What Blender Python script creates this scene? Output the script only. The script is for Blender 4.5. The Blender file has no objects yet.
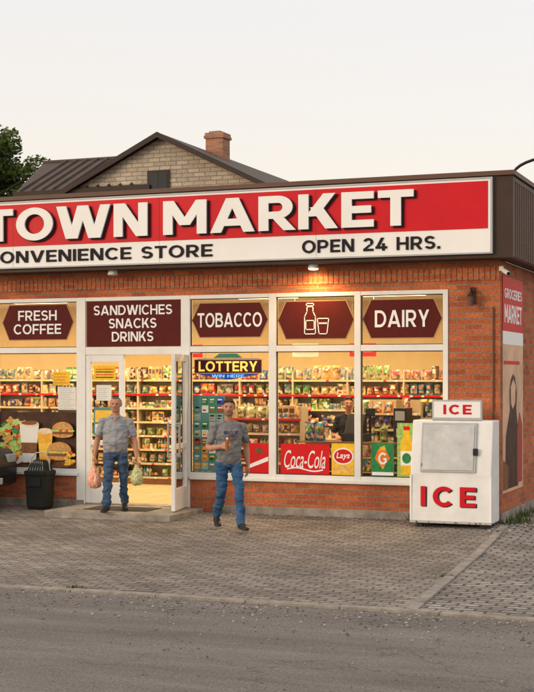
import bpy, bmesh, math, random
import numpy as np
from mathutils import Vector, Matrix, noise
from mathutils.bvhtree import BVHTree
random.seed(7); np.random.seed(7)
S=bpy.context.scene
COL=S.collection
R=math.radians

# ---------------------------------------------------------------- materials
def _nt(name):
    m=bpy.data.materials.new(name); m.use_nodes=True
    nt=m.node_tree; b=nt.nodes['Principled BSDF']; b.inputs['Specular IOR Level'].default_value=.25; return m,nt,b
def mat(name,col,rough=.6,metal=0,var=.12,scale=3,bump=0,bscale=60,emit=None,es=1,coord='Object',spec=.25):
    m,nt,b=_nt(name); N=nt.nodes; L=nt.links
    b.inputs['Roughness'].default_value=rough; b.inputs['Metallic'].default_value=metal; b.inputs['Specular IOR Level'].default_value=spec
    tc=N.new('ShaderNodeTexCoord')
    if var>0:
        n=N.new('ShaderNodeTexNoise'); n.inputs['Scale'].default_value=scale; n.inputs['Detail'].default_value=8; n.inputs['Roughness'].default_value=.65
        L.new(tc.outputs[coord],n.inputs['Vector'])
        r=N.new('ShaderNodeValToRGB'); r.color_ramp.elements[0].position=.3; r.color_ramp.elements[1].position=.7
        r.color_ramp.elements[0].color=(*[c*(1-var) for c in col],1); r.color_ramp.elements[1].color=(*[min(1,c*(1+var)) for c in col],1)
        L.new(n.outputs['Fac'],r.inputs['Fac']); L.new(r.outputs['Color'],b.inputs['Base Color'])
    else: b.inputs['Base Color'].default_value=(*col,1)
    if bump>0:
        n2=N.new('ShaderNodeTexNoise'); n2.inputs['Scale'].default_value=bscale; n2.inputs['Detail'].default_value=6
        L.new(tc.outputs[coord],n2.inputs['Vector'])
        bp=N.new('ShaderNodeBump'); bp.inputs['Strength'].default_value=bump; bp.inputs['Distance'].default_value=.02
        L.new(n2.outputs['Fac'],bp.inputs['Height']); L.new(bp.outputs['Normal'],b.inputs['Normal'])
    if emit:
        b.inputs['Emission Color'].default_value=(*emit,1); b.inputs['Emission Strength'].default_value=es
    return m
def brickmat(name,c1,c2,mo,w,h,ms=.008,plane='wall',stain=.35,stscale=.6,rough=.85,bump=.5,bias=0,offset=.5,wob=.02,fine=.27):
    m,nt,b=_nt(name); N=nt.nodes; L=nt.links
    tc=N.new('ShaderNodeTexCoord'); sp=N.new('ShaderNodeSeparateXYZ'); L.new(tc.outputs['Object'],sp.inputs[0])
    cb=N.new('ShaderNodeCombineXYZ')
    if plane=='wall':
        ad=N.new('ShaderNodeMath'); ad.operation='ADD'; L.new(sp.outputs[0],ad.inputs[0]); L.new(sp.outputs[1],ad.inputs[1])
        L.new(ad.outputs[0],cb.inputs[0]); L.new(sp.outputs[2],cb.inputs[1])
    else:
        L.new(sp.outputs[0],cb.inputs[0]); L.new(sp.outputs[1],cb.inputs[1])
    wn=N.new('ShaderNodeTexNoise'); wn.inputs['Scale'].default_value=2.5; L.new(tc.outputs['Object'],wn.inputs['Vector'])
    ws=N.new('ShaderNodeVectorMath'); ws.operation='SCALE'; ws.inputs['Scale'].default_value=wob
    L.new(wn.outputs['Color'],ws.inputs[0]); wa=N.new('ShaderNodeVectorMath'); L.new(cb.outputs[0],wa.inputs[0]); L.new(ws.outputs[0],wa.inputs[1])
    t=N.new('ShaderNodeTexBrick'); t.inputs['Scale'].default_value=1; t.inputs['Brick Width'].default_value=w; t.inputs['Row Height'].default_value=h
    t.inputs['Mortar Size'].default_value=ms; t.inputs['Mortar Smooth'].default_value=.2; t.inputs['Bias'].default_value=bias; t.offset=offset
    t.inputs['Color1'].default_value=(*c1,1); t.inputs['Color2'].default_value=(*c2,1); t.inputs['Mortar'].default_value=(*mo,1)
    L.new(wa.outputs[0],t.inputs['Vector'])
    n=N.new('ShaderNodeTexNoise'); n.inputs['Scale'].default_value=stscale; n.inputs['Detail'].default_value=10; n.inputs['Roughness'].default_value=.7
    L.new(tc.outputs['Object'],n.inputs['Vector'])
    mr=N.new('ShaderNodeMapRange'); mr.inputs['From Min'].default_value=.3; mr.inputs['From Max'].default_value=.7
    mr.inputs['To Min'].default_value=1-stain; mr.inputs['To Max'].default_value=1+stain*.6
    L.new(n.outputs['Fac'],mr.inputs['Value'])
    n3=N.new('ShaderNodeTexNoise'); n3.inputs['Scale'].default_value=30; n3.inputs['Detail'].default_value=6; L.new(tc.outputs['Object'],n3.inputs['Vector'])
    mr3=N.new('ShaderNodeMapRange'); mr3.inputs['From Min'].default_value=.3; mr3.inputs['From Max'].default_value=.7; mr3.inputs['To Min'].default_value=1-fine; mr3.inputs['To Max'].default_value=1+fine
    L.new(n3.outputs['Fac'],mr3.inputs['Value'])
    mu=N.new('ShaderNodeMath'); mu.operation='MULTIPLY'; L.new(mr.outputs[0],mu.inputs[0]); L.new(mr3.outputs[0],mu.inputs[1])
    vm=N.new('ShaderNodeVectorMath'); vm.operation='SCALE'; L.new(t.outputs['Color'],vm.inputs[0]); L.new(mu.outputs[0],vm.inputs['Scale'])
    L.new(vm.outputs[0],b.inputs['Base Color']); b.inputs['Roughness'].default_value=rough
    inv=N.new('ShaderNodeMath'); inv.operation='SUBTRACT'; inv.inputs[0].default_value=1; L.new(t.outputs['Fac'],inv.inputs[1])
    ad2=N.new('ShaderNodeMath'); ad2.operation='MULTIPLY_ADD'; ad2.inputs[1].default_value=.35; L.new(n3.outputs['Fac'],ad2.inputs[0]); L.new(inv.outputs[0],ad2.inputs[2])
    bp=N.new('ShaderNodeBump'); bp.inputs['Strength'].default_value=bump; bp.inputs['Distance'].default_value=.01
    L.new(ad2.outputs[0],bp.inputs['Height']); L.new(bp.outputs['Normal'],b.inputs['Normal'])
    return m
def attrmat(name,rough=.45):
    m,nt,b=_nt(name); N=nt.nodes; L=nt.links; a=N.new('ShaderNodeVertexColor'); a.layer_name='Col'
    tc=N.new('ShaderNodeTexCoord'); v=N.new('ShaderNodeTexVoronoi'); v.distance='CHEBYCHEV'; v.inputs['Scale'].default_value=19; L.new(tc.outputs['Object'],v.inputs['Vector'])
    sp=N.new('ShaderNodeSeparateColor'); L.new(v.outputs['Color'],sp.inputs[0])
    def step(src,th,col,prev,f):
        g=N.new('ShaderNodeMath'); g.operation='GREATER_THAN'; g.inputs[1].default_value=th; L.new(src,g.inputs[0]); k=N.new('ShaderNodeMath'); k.operation='MULTIPLY'; k.inputs[1].default_value=f; L.new(g.outputs[0],k.inputs[0])
        mx=N.new('ShaderNodeMixRGB'); L.new(k.outputs[0],mx.inputs[0]); L.new(prev,mx.inputs[1]); mx.inputs[2].default_value=col; return mx.outputs[0]
    c=step(sp.outputs[0],.82,(.75,.72,.62,1),a.outputs['Color'],.75); c=step(sp.outputs[1],.76,(.05,.03,.02,1),c,.75); c=step(sp.outputs[2],.90,(.7,.4,.08,1),c,.6)
    L.new(c,b.inputs['Base Color']); b.inputs['Roughness'].default_value=rough; return m
def glassmat(name,tint=(1,1,1),k=1.0):
    m=bpy.data.materials.new(name); m.use_nodes=True; nt=m.node_tree; nt.nodes.clear()
    o=nt.nodes.new('ShaderNodeOutputMaterial'); t=nt.nodes.new('ShaderNodeBsdfTransparent'); t.inputs[0].default_value=(*tint,1)
    g=nt.nodes.new('ShaderNodeBsdfGlossy'); g.inputs['Roughness'].default_value=.02; f=nt.nodes.new('ShaderNodeFresnel'); f.inputs[0].default_value=1.5
    mx=nt.nodes.new('ShaderNodeMixShader'); nt.links.new(f.outputs[0],mx.inputs[0]); nt.links.new(t.outputs[0],mx.inputs[1]); nt.links.new(g.outputs[0],mx.inputs[2]); nt.links.new(mx.outputs[0],o.inputs[0])
    return m
M={}
M['brick']=brickmat('red_brick',(.55,.150,.055),(.36,.088,.036),(.27,.19,.135),.26,.085,.0095)
M['housebrick']=brickmat('buff_brick',(.52,.44,.34),(.38,.32,.25),(.26,.22,.18),.32,.11,.014,bump=.6)
M['chimbrick']=brickmat('chimney_brick',(.46,.19,.10),(.33,.13,.08),(.3,.25,.2),.26,.09,.012)
M['paver']=brickmat('pavers',(.31,.27,.235),(.195,.165,.143),(.095,.08,.068),.22,.115,.013,plane='ground',stain=.48,stscale=.55,wob=.09,fine=.36)
M['paver2']=brickmat('pavers_light',(.34,.305,.275),(.22,.195,.175),(.085,.072,.062),.24,.13,.018,plane='ground',stain=.42,stscale=.8,wob=.09,fine=.36)
M['white']=mat('white_frame',(.74,.735,.71),.4,var=.08,scale=2)
M['whitesign']=mat('white_sign',(.83,.83,.82),.45,var=.04,scale=1.2,spec=.15)
M['redsign']=mat('red_sign',(.58,.010,.020),.35,var=.10,scale=.8,spec=.15)
M['darkletter']=mat('dark_letter',(.02,.016,.02),.6,var=.05,spec=.1)
M['shadowletter']=mat('letter_edge',(.16,.01,.015),.5,var=.05)
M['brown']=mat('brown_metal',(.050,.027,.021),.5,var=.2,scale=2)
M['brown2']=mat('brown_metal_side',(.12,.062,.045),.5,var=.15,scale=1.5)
M['plaque']=mat('plaque_maroon',(.095,.014,.012),.6,var=.1,spec=.1)
M['conc']=mat('concrete',(.27,.24,.21),.9,var=.4,scale=4,bump=.5,bscale=40)
M['kerb']=mat('kerb_concrete',(.27,.24,.21),.9,var=.4,scale=5,bump=.5,bscale=40)
M['cream']=mat('interior_wall',(.82,.64,.34),.8,var=.06)
M['floor']=brickmat('floor_tile',(.60,.47,.30),(.52,.4,.26),(.3,.25,.18),.4,.4,.008,plane='ground',stain=.1,rough=.35,bump=.05,offset=0)
M['ceil']=mat('ceiling',(.75,.7,.6),.9,var=.04)
M['shelf']=mat('shelf_metal',(.50,.42,.30),.5,var=.1)
M['counter']=mat('counter_wood',(.16,.08,.04),.5,var=.25,scale=6)
M['black']=mat('black_plastic',(.02,.02,.022),.45,var=.1)
M['prod']=attrmat('packaging')
M['glass']=glassmat('window_glass')
M['paper']=mat('paper',(.74,.72,.66),.8,var=.03)
M['grey']=mat('grey_paint',(.42,.43,.44),.4,var=.08,scale=5)
M['metal']=mat('steel',(.5,.5,.5),.3,1,var=.1)
def cm(name,c,r=.5,var=.08,scale=3):
    if name not in M: M[name]=mat(name,c,r,var=var,scale=scale,spec=.15)
    return M[name]
def asphalt():
    m,nt,b=_nt('asphalt'); N=nt.nodes; L=nt.links; tc=N.new('ShaderNodeTexCoord')
    mp=N.new('ShaderNodeMapping'); mp.inputs['Scale'].default_value=(.25,1.4,1); L.new(tc.outputs['Object'],mp.inputs[0])
    n=N.new('ShaderNodeTexNoise'); n.inputs['Scale'].default_value=1.1; n.inputs['Detail'].default_value=12; n.inputs['Roughness'].default_value=.72; L.new(mp.outputs[0],n.inputs['Vector'])
    r=N.new('ShaderNodeValToRGB'); r.color_ramp.elements[0].position=.33; r.color_ramp.elements[1].position=.68
    r.color_ramp.elements[0].color=(.125,.110,.101,1); r.color_ramp.elements[1].color=(.215,.193,.178,1); L.new(n.outputs['Fac'],r.inputs[0])
    g=N.new('ShaderNodeTexVoronoi'); g.inputs['Scale'].default_value=70; L.new(tc.outputs['Object'],g.inputs['Vector'])
    g2=N.new('ShaderNodeTexNoise'); g2.inputs['Scale'].default_value=40; g2.inputs['Detail'].default_value=5; g2.inputs['Roughness'].default_value=.8; L.new(tc.outputs['Object'],g2.inputs['Vector'])
    mr=N.new('ShaderNodeMapRange'); mr.inputs['From Min'].default_value=.3; mr.inputs['From Max'].default_value=.7; mr.inputs['To Min'].default_value=.45; mr.inputs['To Max'].default_value=1.55; L.new(g2.outputs['Fac'],mr.inputs[0])
    v=N.new('ShaderNodeTexVoronoi'); v.feature='DISTANCE_TO_EDGE'; v.inputs['Scale'].default_value=.4
    wn=N.new('ShaderNodeTexNoise'); wn.inputs['Scale'].default_value=2; wn.inputs['Detail'].default_value=6; L.new(tc.outputs['Object'],wn.inputs['Vector']); wm=N.new('ShaderNodeVectorMath'); wm.operation='MULTIPLY_ADD'; wm.inputs[1].default_value=(1.2,1.2,0); L.new(wn.outputs['Color'],wm.inputs[0]); L.new(tc.outputs['Object'],wm.inputs[2]); L.new(wm.outputs[0],v.inputs['Vector'])
    cr=N.new('ShaderNodeMapRange'); cr.inputs['From Min'].default_value=.001; cr.inputs['From Max'].default_value=.008; cr.inputs['To Min'].default_value=.68; cr.inputs['To Max'].default_value=1; L.new(v.outputs['Distance'],cr.inputs[0])
    mm_=N.new('ShaderNodeMath'); mm_.operation='MULTIPLY'; L.new(mr.outputs[0],mm_.inputs[0]); L.new(cr.outputs[0],mm_.inputs[1])
    vm=N.new('ShaderNodeVectorMath'); vm.operation='SCALE'; L.new(r.outputs[0],vm.inputs[0]); L.new(mm_.outputs[0],vm.inputs['Scale']); L.new(vm.outputs[0],b.inputs['Base Color'])
    b.inputs['Roughness'].default_value=.85
    bp=N.new('ShaderNodeBump'); bp.inputs['Strength'].default_value=.6; bp.inputs['Distance'].default_value=.01; L.new(g.outputs['Distance'],bp.inputs['Height']); L.new(bp.outputs[0],b.inputs['Normal'])
    return m
M['asphalt']=asphalt()

# ---------------------------------------------------------------- builders
def E(name,loc=(0,0,0),rz=0):
    o=bpy.data.objects.new(name,None); o.location=loc; o.rotation_euler=(0,0,rz); COL.objects.link(o); return o
class B:
    def __init__(s,name,parent=None): s.n=name;s.p=parent;s.v=[];s.f=[];s.m=[];s.mats=[]
    def mi(s,m):
        if isinstance(m,str): m=M[m]
        if m not in s.mats: s.mats.append(m)
        return s.mats.index(m)
    def add(s,vs,fs,m):
        o=len(s.v); s.v+= [tuple(v) for v in vs]; k=s.mi(m)
        for f in fs: s.f.append([o+i for i in f]); s.m.append(k)
    def box(s,x0,x1,y0,y1,z0,z1,m):
        x0,x1=min(x0,x1),max(x0,x1); y0,y1=min(y0,y1),max(y0,y1); z0,z1=min(z0,z1),max(z0,z1)
        vs=[(x,y,z) for x in(x0,x1) for y in(y0,y1) for z in(z0,z1)]
        s.add(vs,[(0,1,3,2),(4,6,7,5),(0,4,5,1),(2,3,7,6),(0,2,6,4),(1,5,7,3)],m); return s
    def prism(s,pts,y0,y1,m):
        n=len(pts); vs=[(x,y0,z) for x,z in pts]+[(x,y1,z) for x,z in pts]
        s.add(vs,[list(range(n)),list(range(2*n-1,n-1,-1))]+[(i,i+n,(i+1)%n+n,(i+1)%n) for i in range(n)],m); return s
    def prismx(s,pts,x0,x1,m):
        n=len(pts); vs=[(x1,y,z) for y,z in pts]+[(x0,y,z) for y,z in pts]
        s.add(vs,[list(range(n)),list(range(2*n-1,n-1,-1))]+[(i,i+n,(i+1)%n+n,(i+1)%n) for i in range(n)],m); return s
    def disc(s,cx,cz,rx,rz,y,m,n=20,th=.002,a0=0,a1=360):
        pts=[(cx+rx*math.cos(R(a0+(a1-a0)*i/n)),cz+rz*math.sin(R(a0+(a1-a0)*i/n))) for i in range(n if a1-a0==360 else n+1)]
        return s.prism(pts,y-th,y,m)
    def cyl(s,p0,p1,r0,r1,m,n=12):
        p0=Vector(p0);p1=Vector(p1);d=(p1-p0).normalized(); a=d.orthogonal().normalized(); b=d.cross(a)
        vs=[p0+(a*math.cos(2*math.pi*i/n)+b*math.sin(2*math.pi*i/n))*r0 for i in range(n)]+[p1+(a*math.cos(2*math.pi*i/n)+b*math.sin(2*math.pi*i/n))*r1 for i in range(n)]
        s.add(vs,[list(range(n-1,-1,-1)),list(range(n,2*n))]+[(i,(i+1)%n,(i+1)%n+n,i+n) for i in range(n)],m); return s
    def tube(s,pts,r,m,n=8):
        for a,b in zip(pts[:-1],pts[1:]): s.cyl(a,b,r,r,m,n)
        return s
    def done(s,bevel=0,smooth=False,seg=2,rot=None):
        me=bpy.data.meshes.new(s.n); me.from_pydata(s.v,[],s.f)
        for m in s.mats: me.materials.append(m)
        me.polygons.foreach_set('material_index',s.m)
        bm=bmesh.new(); bm.from_mesh(me); bmesh.ops.recalc_face_normals(bm,faces=bm.faces); bm.to_mesh(me); bm.free()
        if smooth: me.polygons.foreach_set('use_smooth',[True]*len(me.polygons))
        me.update(); o=bpy.data.objects.new(s.n,me); COL.objects.link(o)
        if s.p: o.parent=s.p
        if bevel>0:
            md=o.modifiers.new('bevel','BEVEL'); md.width=bevel; md.segments=seg; md.limit_method='ANGLE'; md.angle_limit=R(40)
        return o
# block capitals (geometric heavy sans)
def glyph(ch,t):
    h=t*.84; P=[]
    def r(x0,x1,z0,z1): P.append([(x0,z0),(x1,z0),(x1,z1),(x0,z1)])
    def d(xb,xt,w,z0=0,z1=1): P.append([(xb,z0),(xb+w,z0),(xt+w,z1),(xt,z1)])
    def a(cx,cz,rx,rz,a0,a1,n=22):
        n=max(6,int(n*abs(a1-a0)/360)); q=[]
        for i in range(n+1):
            g=R(a0+(a1-a0)*i/n); q.append(((cx+rx*math.cos(g),cz+rz*math.sin(g)),(cx+(rx-t)*math.cos(g),cz+(rz-h)*math.sin(g))))
        for (o0,i0),(o1,i1) in zip(q[:-1],q[1:]): P.append([i0,o0,o1,i1])
    k=t*1.12; w=0
    if ch==' ': return .42,[]
    if ch=='T': w=.82; r(0,w,1-h,1); r(w/2-t/2,w/2+t/2,0,1-h)
    elif ch=='O': w=1.06; a(.53,.5,.53,.51,0,360,32)
    elif ch=='C': w=.95; a(.52,.5,.52,.51,42,318,32)
    elif ch=='G': w=1.0; a(.52,.5,.52,.51,42,330,32); r(.58,.97,.36,.36+h); r(.97-t,.97,.14,.36+h)
    elif ch=='W': w=1.24+k; d(.27,0,k); d(.33,.60,k); d(.91,.62,k); d(.97,1.24,k)
    elif ch=='V': w=.82+k; d(.38,0,k); d(.44,.82,k)
    elif ch=='Y': w=.68+k; d(.34,0,k,.38,1); d(.34,.68,k,.38,1); r(.34+.01,.34+k-.01,0,.44)
    elif ch=='X': w=.62+k; d(.62,0,k); d(0,.62,k)
    elif ch=='N': w=.92; r(0,t,0,1); r(w-t,w,0,1); d(w-t*1.25,0,t*1.25)
    elif ch=='M': w=1.12; r(0,t,0,1); r(w-t,w,0,1); c=w/2-t*.55; d(c,0,t*1.1,.27,1); d(c,w-t*1.1,t*1.1,.27,1)
    elif ch=='A': w=.84+k; d(0,.40,k); d(.84,.44,k); r(.2,w-.2,.19,.19+h)
    elif ch=='E': w=.76; r(0,t,0,1); r(t,w,1-h,1); r(t,.70,.5-h/2,.5+h/2); r(t,w,0,h)
    elif ch=='F': w=.74; r(0,t,0,1); r(t,w,1-h,1); r(t,.68,.46-h/2,.46+h/2)
    elif ch=='L': w=.70; r(0,t,0,1); r(t,w,0,h)
    elif ch=='I': w=t; r(0,t,0,1)
    elif ch=='H': w=.9; r(0,t,0,1); r(w-t,w,0,1); r(t,w-t,.5-h/2,.5+h/2)
    elif ch=='K': w=.66+k; r(0,t,0,1); d(t*.7,.60,k*1.05,.36,1); d(.65,.28,k*1.1,0,.62)
    elif ch in'RPB':
        w=.86; r(0,t,0,1)
        if ch=='B': a(.46,.73,.36,.27,-90,90); a(.48,.28,.40,.285,-90,90); r(t,.46,1-h,1); r(t,.46,.46,.46+h); r(t,.48,0,h)
        else:
            a(.48,.67,.36,.33,-90,90); r(t,.48,1-h,1); r(t,.48,.34,.34+h)
            if ch=='R': d(.62,.34,k*1.08,0,.36); w=.88
    elif ch=='D': w=.95; r(0,t,0,1); a(.42,.5,.53,.5,-90,90,30); r(t,.42,1-h,1); r(t,.42,0,h)
    elif ch=='U': w=.9; r(0,t,.42,1); r(w-t,w,.42,1); a(.45,.42,.45,.43,180,360)
    elif ch=='S': w=.80; q=.5+h/2; a(.40,1-(q)/2+.0,.39,q/2,25,270); a(.40,q/2,.40,q/2,-155,90)
    elif ch=='2': w=.78; a(.38,.69,.38,.32,-50,165); d(0.02,.42,k,h,.50); r(0,w,0,h)
    elif ch=='4': w=.88; d(0,.42,k,.2,1); r(0,w,.16,.16+h); r(.5,.5+t,0,.56)
    elif ch=='8': w=.8; a(.4,.74,.36,.27,0,360); a(.4,.28,.4,.29,0,360)
    elif ch=='5': w=.8; r(.06,.76,1-h,1); r(.06,.06+t*.9,.5,1-h); a(.38,.32,.40,.33,-155,130)
    elif ch=='.': w=t; r(0,t,0,t*.95)
    return w,P
def text(name,s,x0,x1,z0,z1,y,m,parent,bold=.02,depth=.012,side=False,shear=0,gap=.13):
    if all(c in ' \nTOCGWVYXNMAEFLIHKRPBDUS2485.' for c in s):
        t=.245 if bold>=.045 else (.21 if bold>=.03 else .19)
        Ls=s.split('\n'); n=len(Ls); rows=[]
        for l in Ls:
            x=0; pl=[]
            for c in l:
                w,P=glyph(c,t); pl+=[[(px+x,pz) for px,pz in q] for q in P]; x+=w+gap
            rows.append((x-gap,pl))
        W_=max(r_[0] for r_ in rows); lh=(z1-z0)/(n+(n-1)*.36); b=B(name,parent); sx=(x1-x0)/W_
        for i,(w,pl) in enumerate(rows):
            ox=x0+(W_-w)/2*sx; oz=z1-lh-i*lh*1.36
            for j,q in enumerate(pl):
                dd=depth+(j%7)*.00025; pts=[(ox+px*sx+shear*pz*lh,oz+pz*lh) for px,pz in q]
                (b.prismx(pts,y,y+dd,m) if side else b.prism(pts,y-dd,y,m))
        return b.done()
    cu=bpy.data.curves.new('t','FONT'); cu.body=s; cu.extrude=.05; cu.offset=bold; cu.space_character=1.0+bold*2.2; cu.resolution_u=4; cu.shear=shear
    cu.align_x='CENTER'; cu.space_line=.95
    o=bpy.data.objects.new('t',cu); COL.objects.link(o); dg=bpy.context.evaluated_depsgraph_get()
    me=bpy.data.meshes.new_from_object(o.evaluated_get(dg)); bpy.data.objects.remove(o)
    co=np.zeros(len(me.vertices)*3); me.vertices.foreach_get('co',co); co=co.reshape(-1,3)
    mn=co.min(0); mx=co.max(0); t=(co-mn)/(mx-mn)
    X=x0+t[:,0]*(x1-x0); Z=z0+t[:,1]*(z1-z0); D=t[:,2]*depth
    out=np.stack([y+D,X,Z],1) if side else np.stack([X,y-D,Z],1)
    me.vertices.foreach_set('co',out.ravel()); me.update(); me.materials.clear(); me.materials.append(M[m] if isinstance(m,str) else m)
    o=bpy.data.objects.new(name,me); COL.objects.link(o); o.parent=parent; return o

# ---------------------------------------------------------------- ground
def sheet(name,rows,m,parent=None):
    b=B(name,parent); n=len(rows[0]); vs=[p for r in rows for p in r]; fs=[]
    for j in range(len(rows)-1):
        for i in range(n-1): fs.append((j*n+i,j*n+i+1,(j+1)*n+i+1,(j+1)*n+i))
    b.add(vs,fs,m); return b.done()
M['dirt']=mat('dirt_ground',(.13,.115,.09),.95,var=.35,scale=.5,bump=.4,bscale=8)
sheet('ground',[[(-600,-600,-.06),(600,-600,-.06)],[(-600,900,-.06),(600,900,-.06)]],'dirt')
RY=-7.62
sheet('road',[[(-200,-17,-.022),(200,-17,-.022)],[(-200,RY,-.022),(200,RY,-.022)]],'asphalt')
def divx(y): return .12+(-.2-y)*.08
prof=[(-7.5,0.0),(-3,0.0),(-1.5,.035),(-.3,.075),(.3,.08)]
sheet('pavement',[[(-60,y,z),(divx(y)-.06,y,z)] for y,z in prof],'paver')
prof2=prof[:-1]+[(0.0,.08),(14,.08)]
sheet('side_driveway',[[((divx(y)+.06) if y<-.05 else .0,y,z-.006),(30,y,z-.006)] for y,z in prof2],'paver2')
k=B('kerb')
x=-60
while x<60:
    k.box(x+.004,x+.996,RY,-7.5,-.05,.004+random.uniform(-.004,.007),'kerb'); x+=1
for (ya,za),(yb,zb) in zip(prof[:3],prof[1:4]):
    n=max(1,int((yb-ya)/.8))
    for i in range(n):
        t0=i/n;t1=(i+1)/n; y0=ya+(yb-ya)*t0+.004;y1=ya+(yb-ya)*t1-.004; z0=za+(zb-za)*t0+.016;z1=za+(zb-za)*t1+.016
        xa=divx(y0);xb=divx(y1)
        vs=[(xa-.06,y0,-.05),(xa+.06,y0,-.05),(xb+.06,y1,-.05),(xb-.06,y1,-.05),(xa-.06,y0,z0),(xa+.06,y0,z0),(xb+.06,y1,z1),(xb-.06,y1,z1)]
        k.add(vs,[(0,3,2,1),(4,5,6,7),(0,1,5,4),(1,2,6,5),(2,3,7,6),(3,0,4,7)],'kerb')
k.done(.006)
g=B('gravel'); cols=[mat('stone%d'%i,c,.9,var=.2) for i,c in enumerate([(.24,.21,.18),(.12,.10,.085),(.36,.32,.28)])]
def stone(x,y,z,r):
    p=[Vector((random.uniform(.6,1)*a,random.uniform(.6,1)*b_,random.uniform(.4,.8)*c))*r+Vector((x,y,z)) for a,b_,c in((1,0,0),(-1,0,0),(0,1,0),(0,-1,0),(0,0,1),(0,0,-1))]
    g.add(p,[(0,2,4),(2,1,4),(1,3,4),(3,0,4),(2,0,5),(1,2,5),(3,1,5),(0,3,5)],random.choice(cols))
for i in range(2200):
    stone(random.uniform(-9,5),RY-abs(random.gauss(0,.6)) -.03,-.018,random.choice([.008,.01,.014,.022]))
for i in range(900): stone(random.uniform(-9,5),random.uniform(-13,RY),-.018,random.choice([.006,.008,.012]))
for i in range(600): stone(random.uniform(-9,.4),random.uniform(-7.4,-2),.002,random.choice([.006,.008,.012]))
for i in range(350):
    yy=-.02-abs(random.gauss(0,.10)); stone(random.uniform(-4.6,.3),yy-.04,.082,random.choice([.008,.012,.02]))
for i in range(300): stone(.05+abs(random.gauss(0,.25)),random.uniform(-1.2,3),.08,random.choice([.008,.012,.03]))
g.done()

# ---------------------------------------------------------------- store
store=E('convenience_store')
L0=-14.0; D1=9.0
w=B('brick_walls',store)
WT,WB=3.58,.63
w.box(L0,0,0,.25,WT,4.0,'brick')
w.box(-.79,0,0,.25,0,WT,'brick')
w.box(L0,-13.1,0,.25,0,WT,'brick')
w.box(-5.10,-.79,0,.25,0,WB,'brick')
w.box(-13.1,-7.0,0,.25,0,WB,'brick')
w.box(-.25,0,.25,D1,0,4.0,'brick')
w.box(L0,L0+.25,.25,D1,0,4.0,'brick')
w.box(L0,0,D1,D1+.25,0,4.0,'brick')
w.done()
w=B('brick_trim',store)
x=L0
while x<-.02:
    w.box(x+.005,min(x+.08,-.003),-.014,.0,3.70,3.90,'brick'); x+=.085
w.box(-5.08,-.80,-.03,.0,.585,.625,'brick')
w.done(.003)
w=B('plinth',store)
w.box(-4.66,.03,-.035,-.001,0,.20,'conc'); w.box(0.001,.035,-.0,D1,0,.22,'conc'); w.box(L0,-7.0,-.035,-.001,0,.2,'conc')
w.done(.008)
f=B('roof_fascia',store)
f.box(L0-.27,.27,-.40,-.34,4.00,5.20,'brown')
f.box(L0-.27,.27,-.34,D1+.4,5.12,5.19,'brown')
f.box(L0-.3,.30,-.44,-.36,5.2,5.27,'brown2')
f.box(.22,.30,-.36,D1+.4,5.2,5.27,'brown2')
f.box(.20,.24,-.34,D1+.4,4.0,5.2,'brown2')
f.box(L0-.27,L0-.23,-.34,D1+.4,4.0,5.2,'brown2')
f.box(L0-.23,.20,-.34,.4,4.0,4.03,'brown')
f.box(-.0,.20,.4,D1+.4,4.0,4.03,'brown')
y=-.32
while y<D1:
    f.box(.24,.268,y,y+.07,4.01,5.19,'brown2'); y+=.15
f.done(.004)
fr=B('window_frames',store)
verts=[(-.87,-.79),(-2.27,-2.17),(-3.69,-3.57),(-5.22,-5.06),(-7.14,-6.97),(-8.80,-8.69),(-10.32,-10.2),(-11.9,-11.78),(-13.1,-13.0)]
for a,b_ in verts:
    fr.box(a,b_,-.02,.10,.142 if a in(-5.22,-7.14) else WB+.002,WT-.002,'white')
bays=[(-2.17,-.87),(-3.57,-2.27),(-5.06,-3.69),(-8.69,-7.14),(-10.2,-8.8),(-11.78,-10.32),(-13.0,-11.9)]
for a,b_ in bays:
    fr.box(a,b_,-.016,.09,WB+.002,WB+.085,'white'); fr.box(a,b_,-.016,.09,2.655,2.75,'white'); fr.box(a,b_,-.016,.09,WT-.065,WT-.002,'white')
fr.box(-6.97,-5.22,-.016,.09,2.62,2.75,'white'); fr.box(-6.97,-5.22,-.016,.09,WT-.065,WT-.002,'white')
fr.box(-5.06,-.76,-.05,-.021,WB-.03,WB+.02,'white'); fr.box(-13.1,-7.1,-.05,-.021,WB-.03,WB+.02,'white')
fr.done(.005)
gl=B('window_glass',store)
for a,b_ in bays:
    gl.add([(a,.05,WB+.08),(b_,.05,WB+.08),(b_,.05,2.66),(a,.05,2.66)],[(0,1,2,3)],'glass')
    gl.add([(a,.05,2.745),(b_,.05,2.745),(b_,.05,WT-.06),(a,.05,WT-.06)],[(0,1,2,3)],'glass')
gl.done()
gk=B('window_gaskets',store)
for a,b_ in bays:
    for z0,z1 in((WB+.085,2.655),(2.75,WT-.065)):
        gk.box(a,a+.012,.02,.045,z0,z1,'black'); gk.box(b_-.012,b_,.02,.045,z0,z1,'black')
        gk.box(a+.012,b_-.012,.02,.045,z0,z0+.012,'black'); gk.box(a+.012,b_-.012,.02,.045,z1-.012,z1,'black')
gk.done()
dl=B('door_leaf_fixed',store)
xa,xb=-6.965,-6.26
dl.box(xa,xa+.09,-.01,.05,.16,2.615,'white'); dl.box(xb-.09,xb,-.01,.05,.16,2.615,'white')
dl.box(xa+.09,xb-.09,-.008,.048,.16,.50,'white'); dl.box(xa+.09,xb-.09,-.008,.048,2.50,2.615,'white'); dl.box(xa+.09,xb-.09,-.008,.048,1.12,1.2,'white')
dl.add([(xa+.09,.02,.5),(xb-.09,.02,.5),(xb-.09,.02,2.5),(xa+.09,.02,2.5)],[(0,1,2,3)],'glass')
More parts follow.
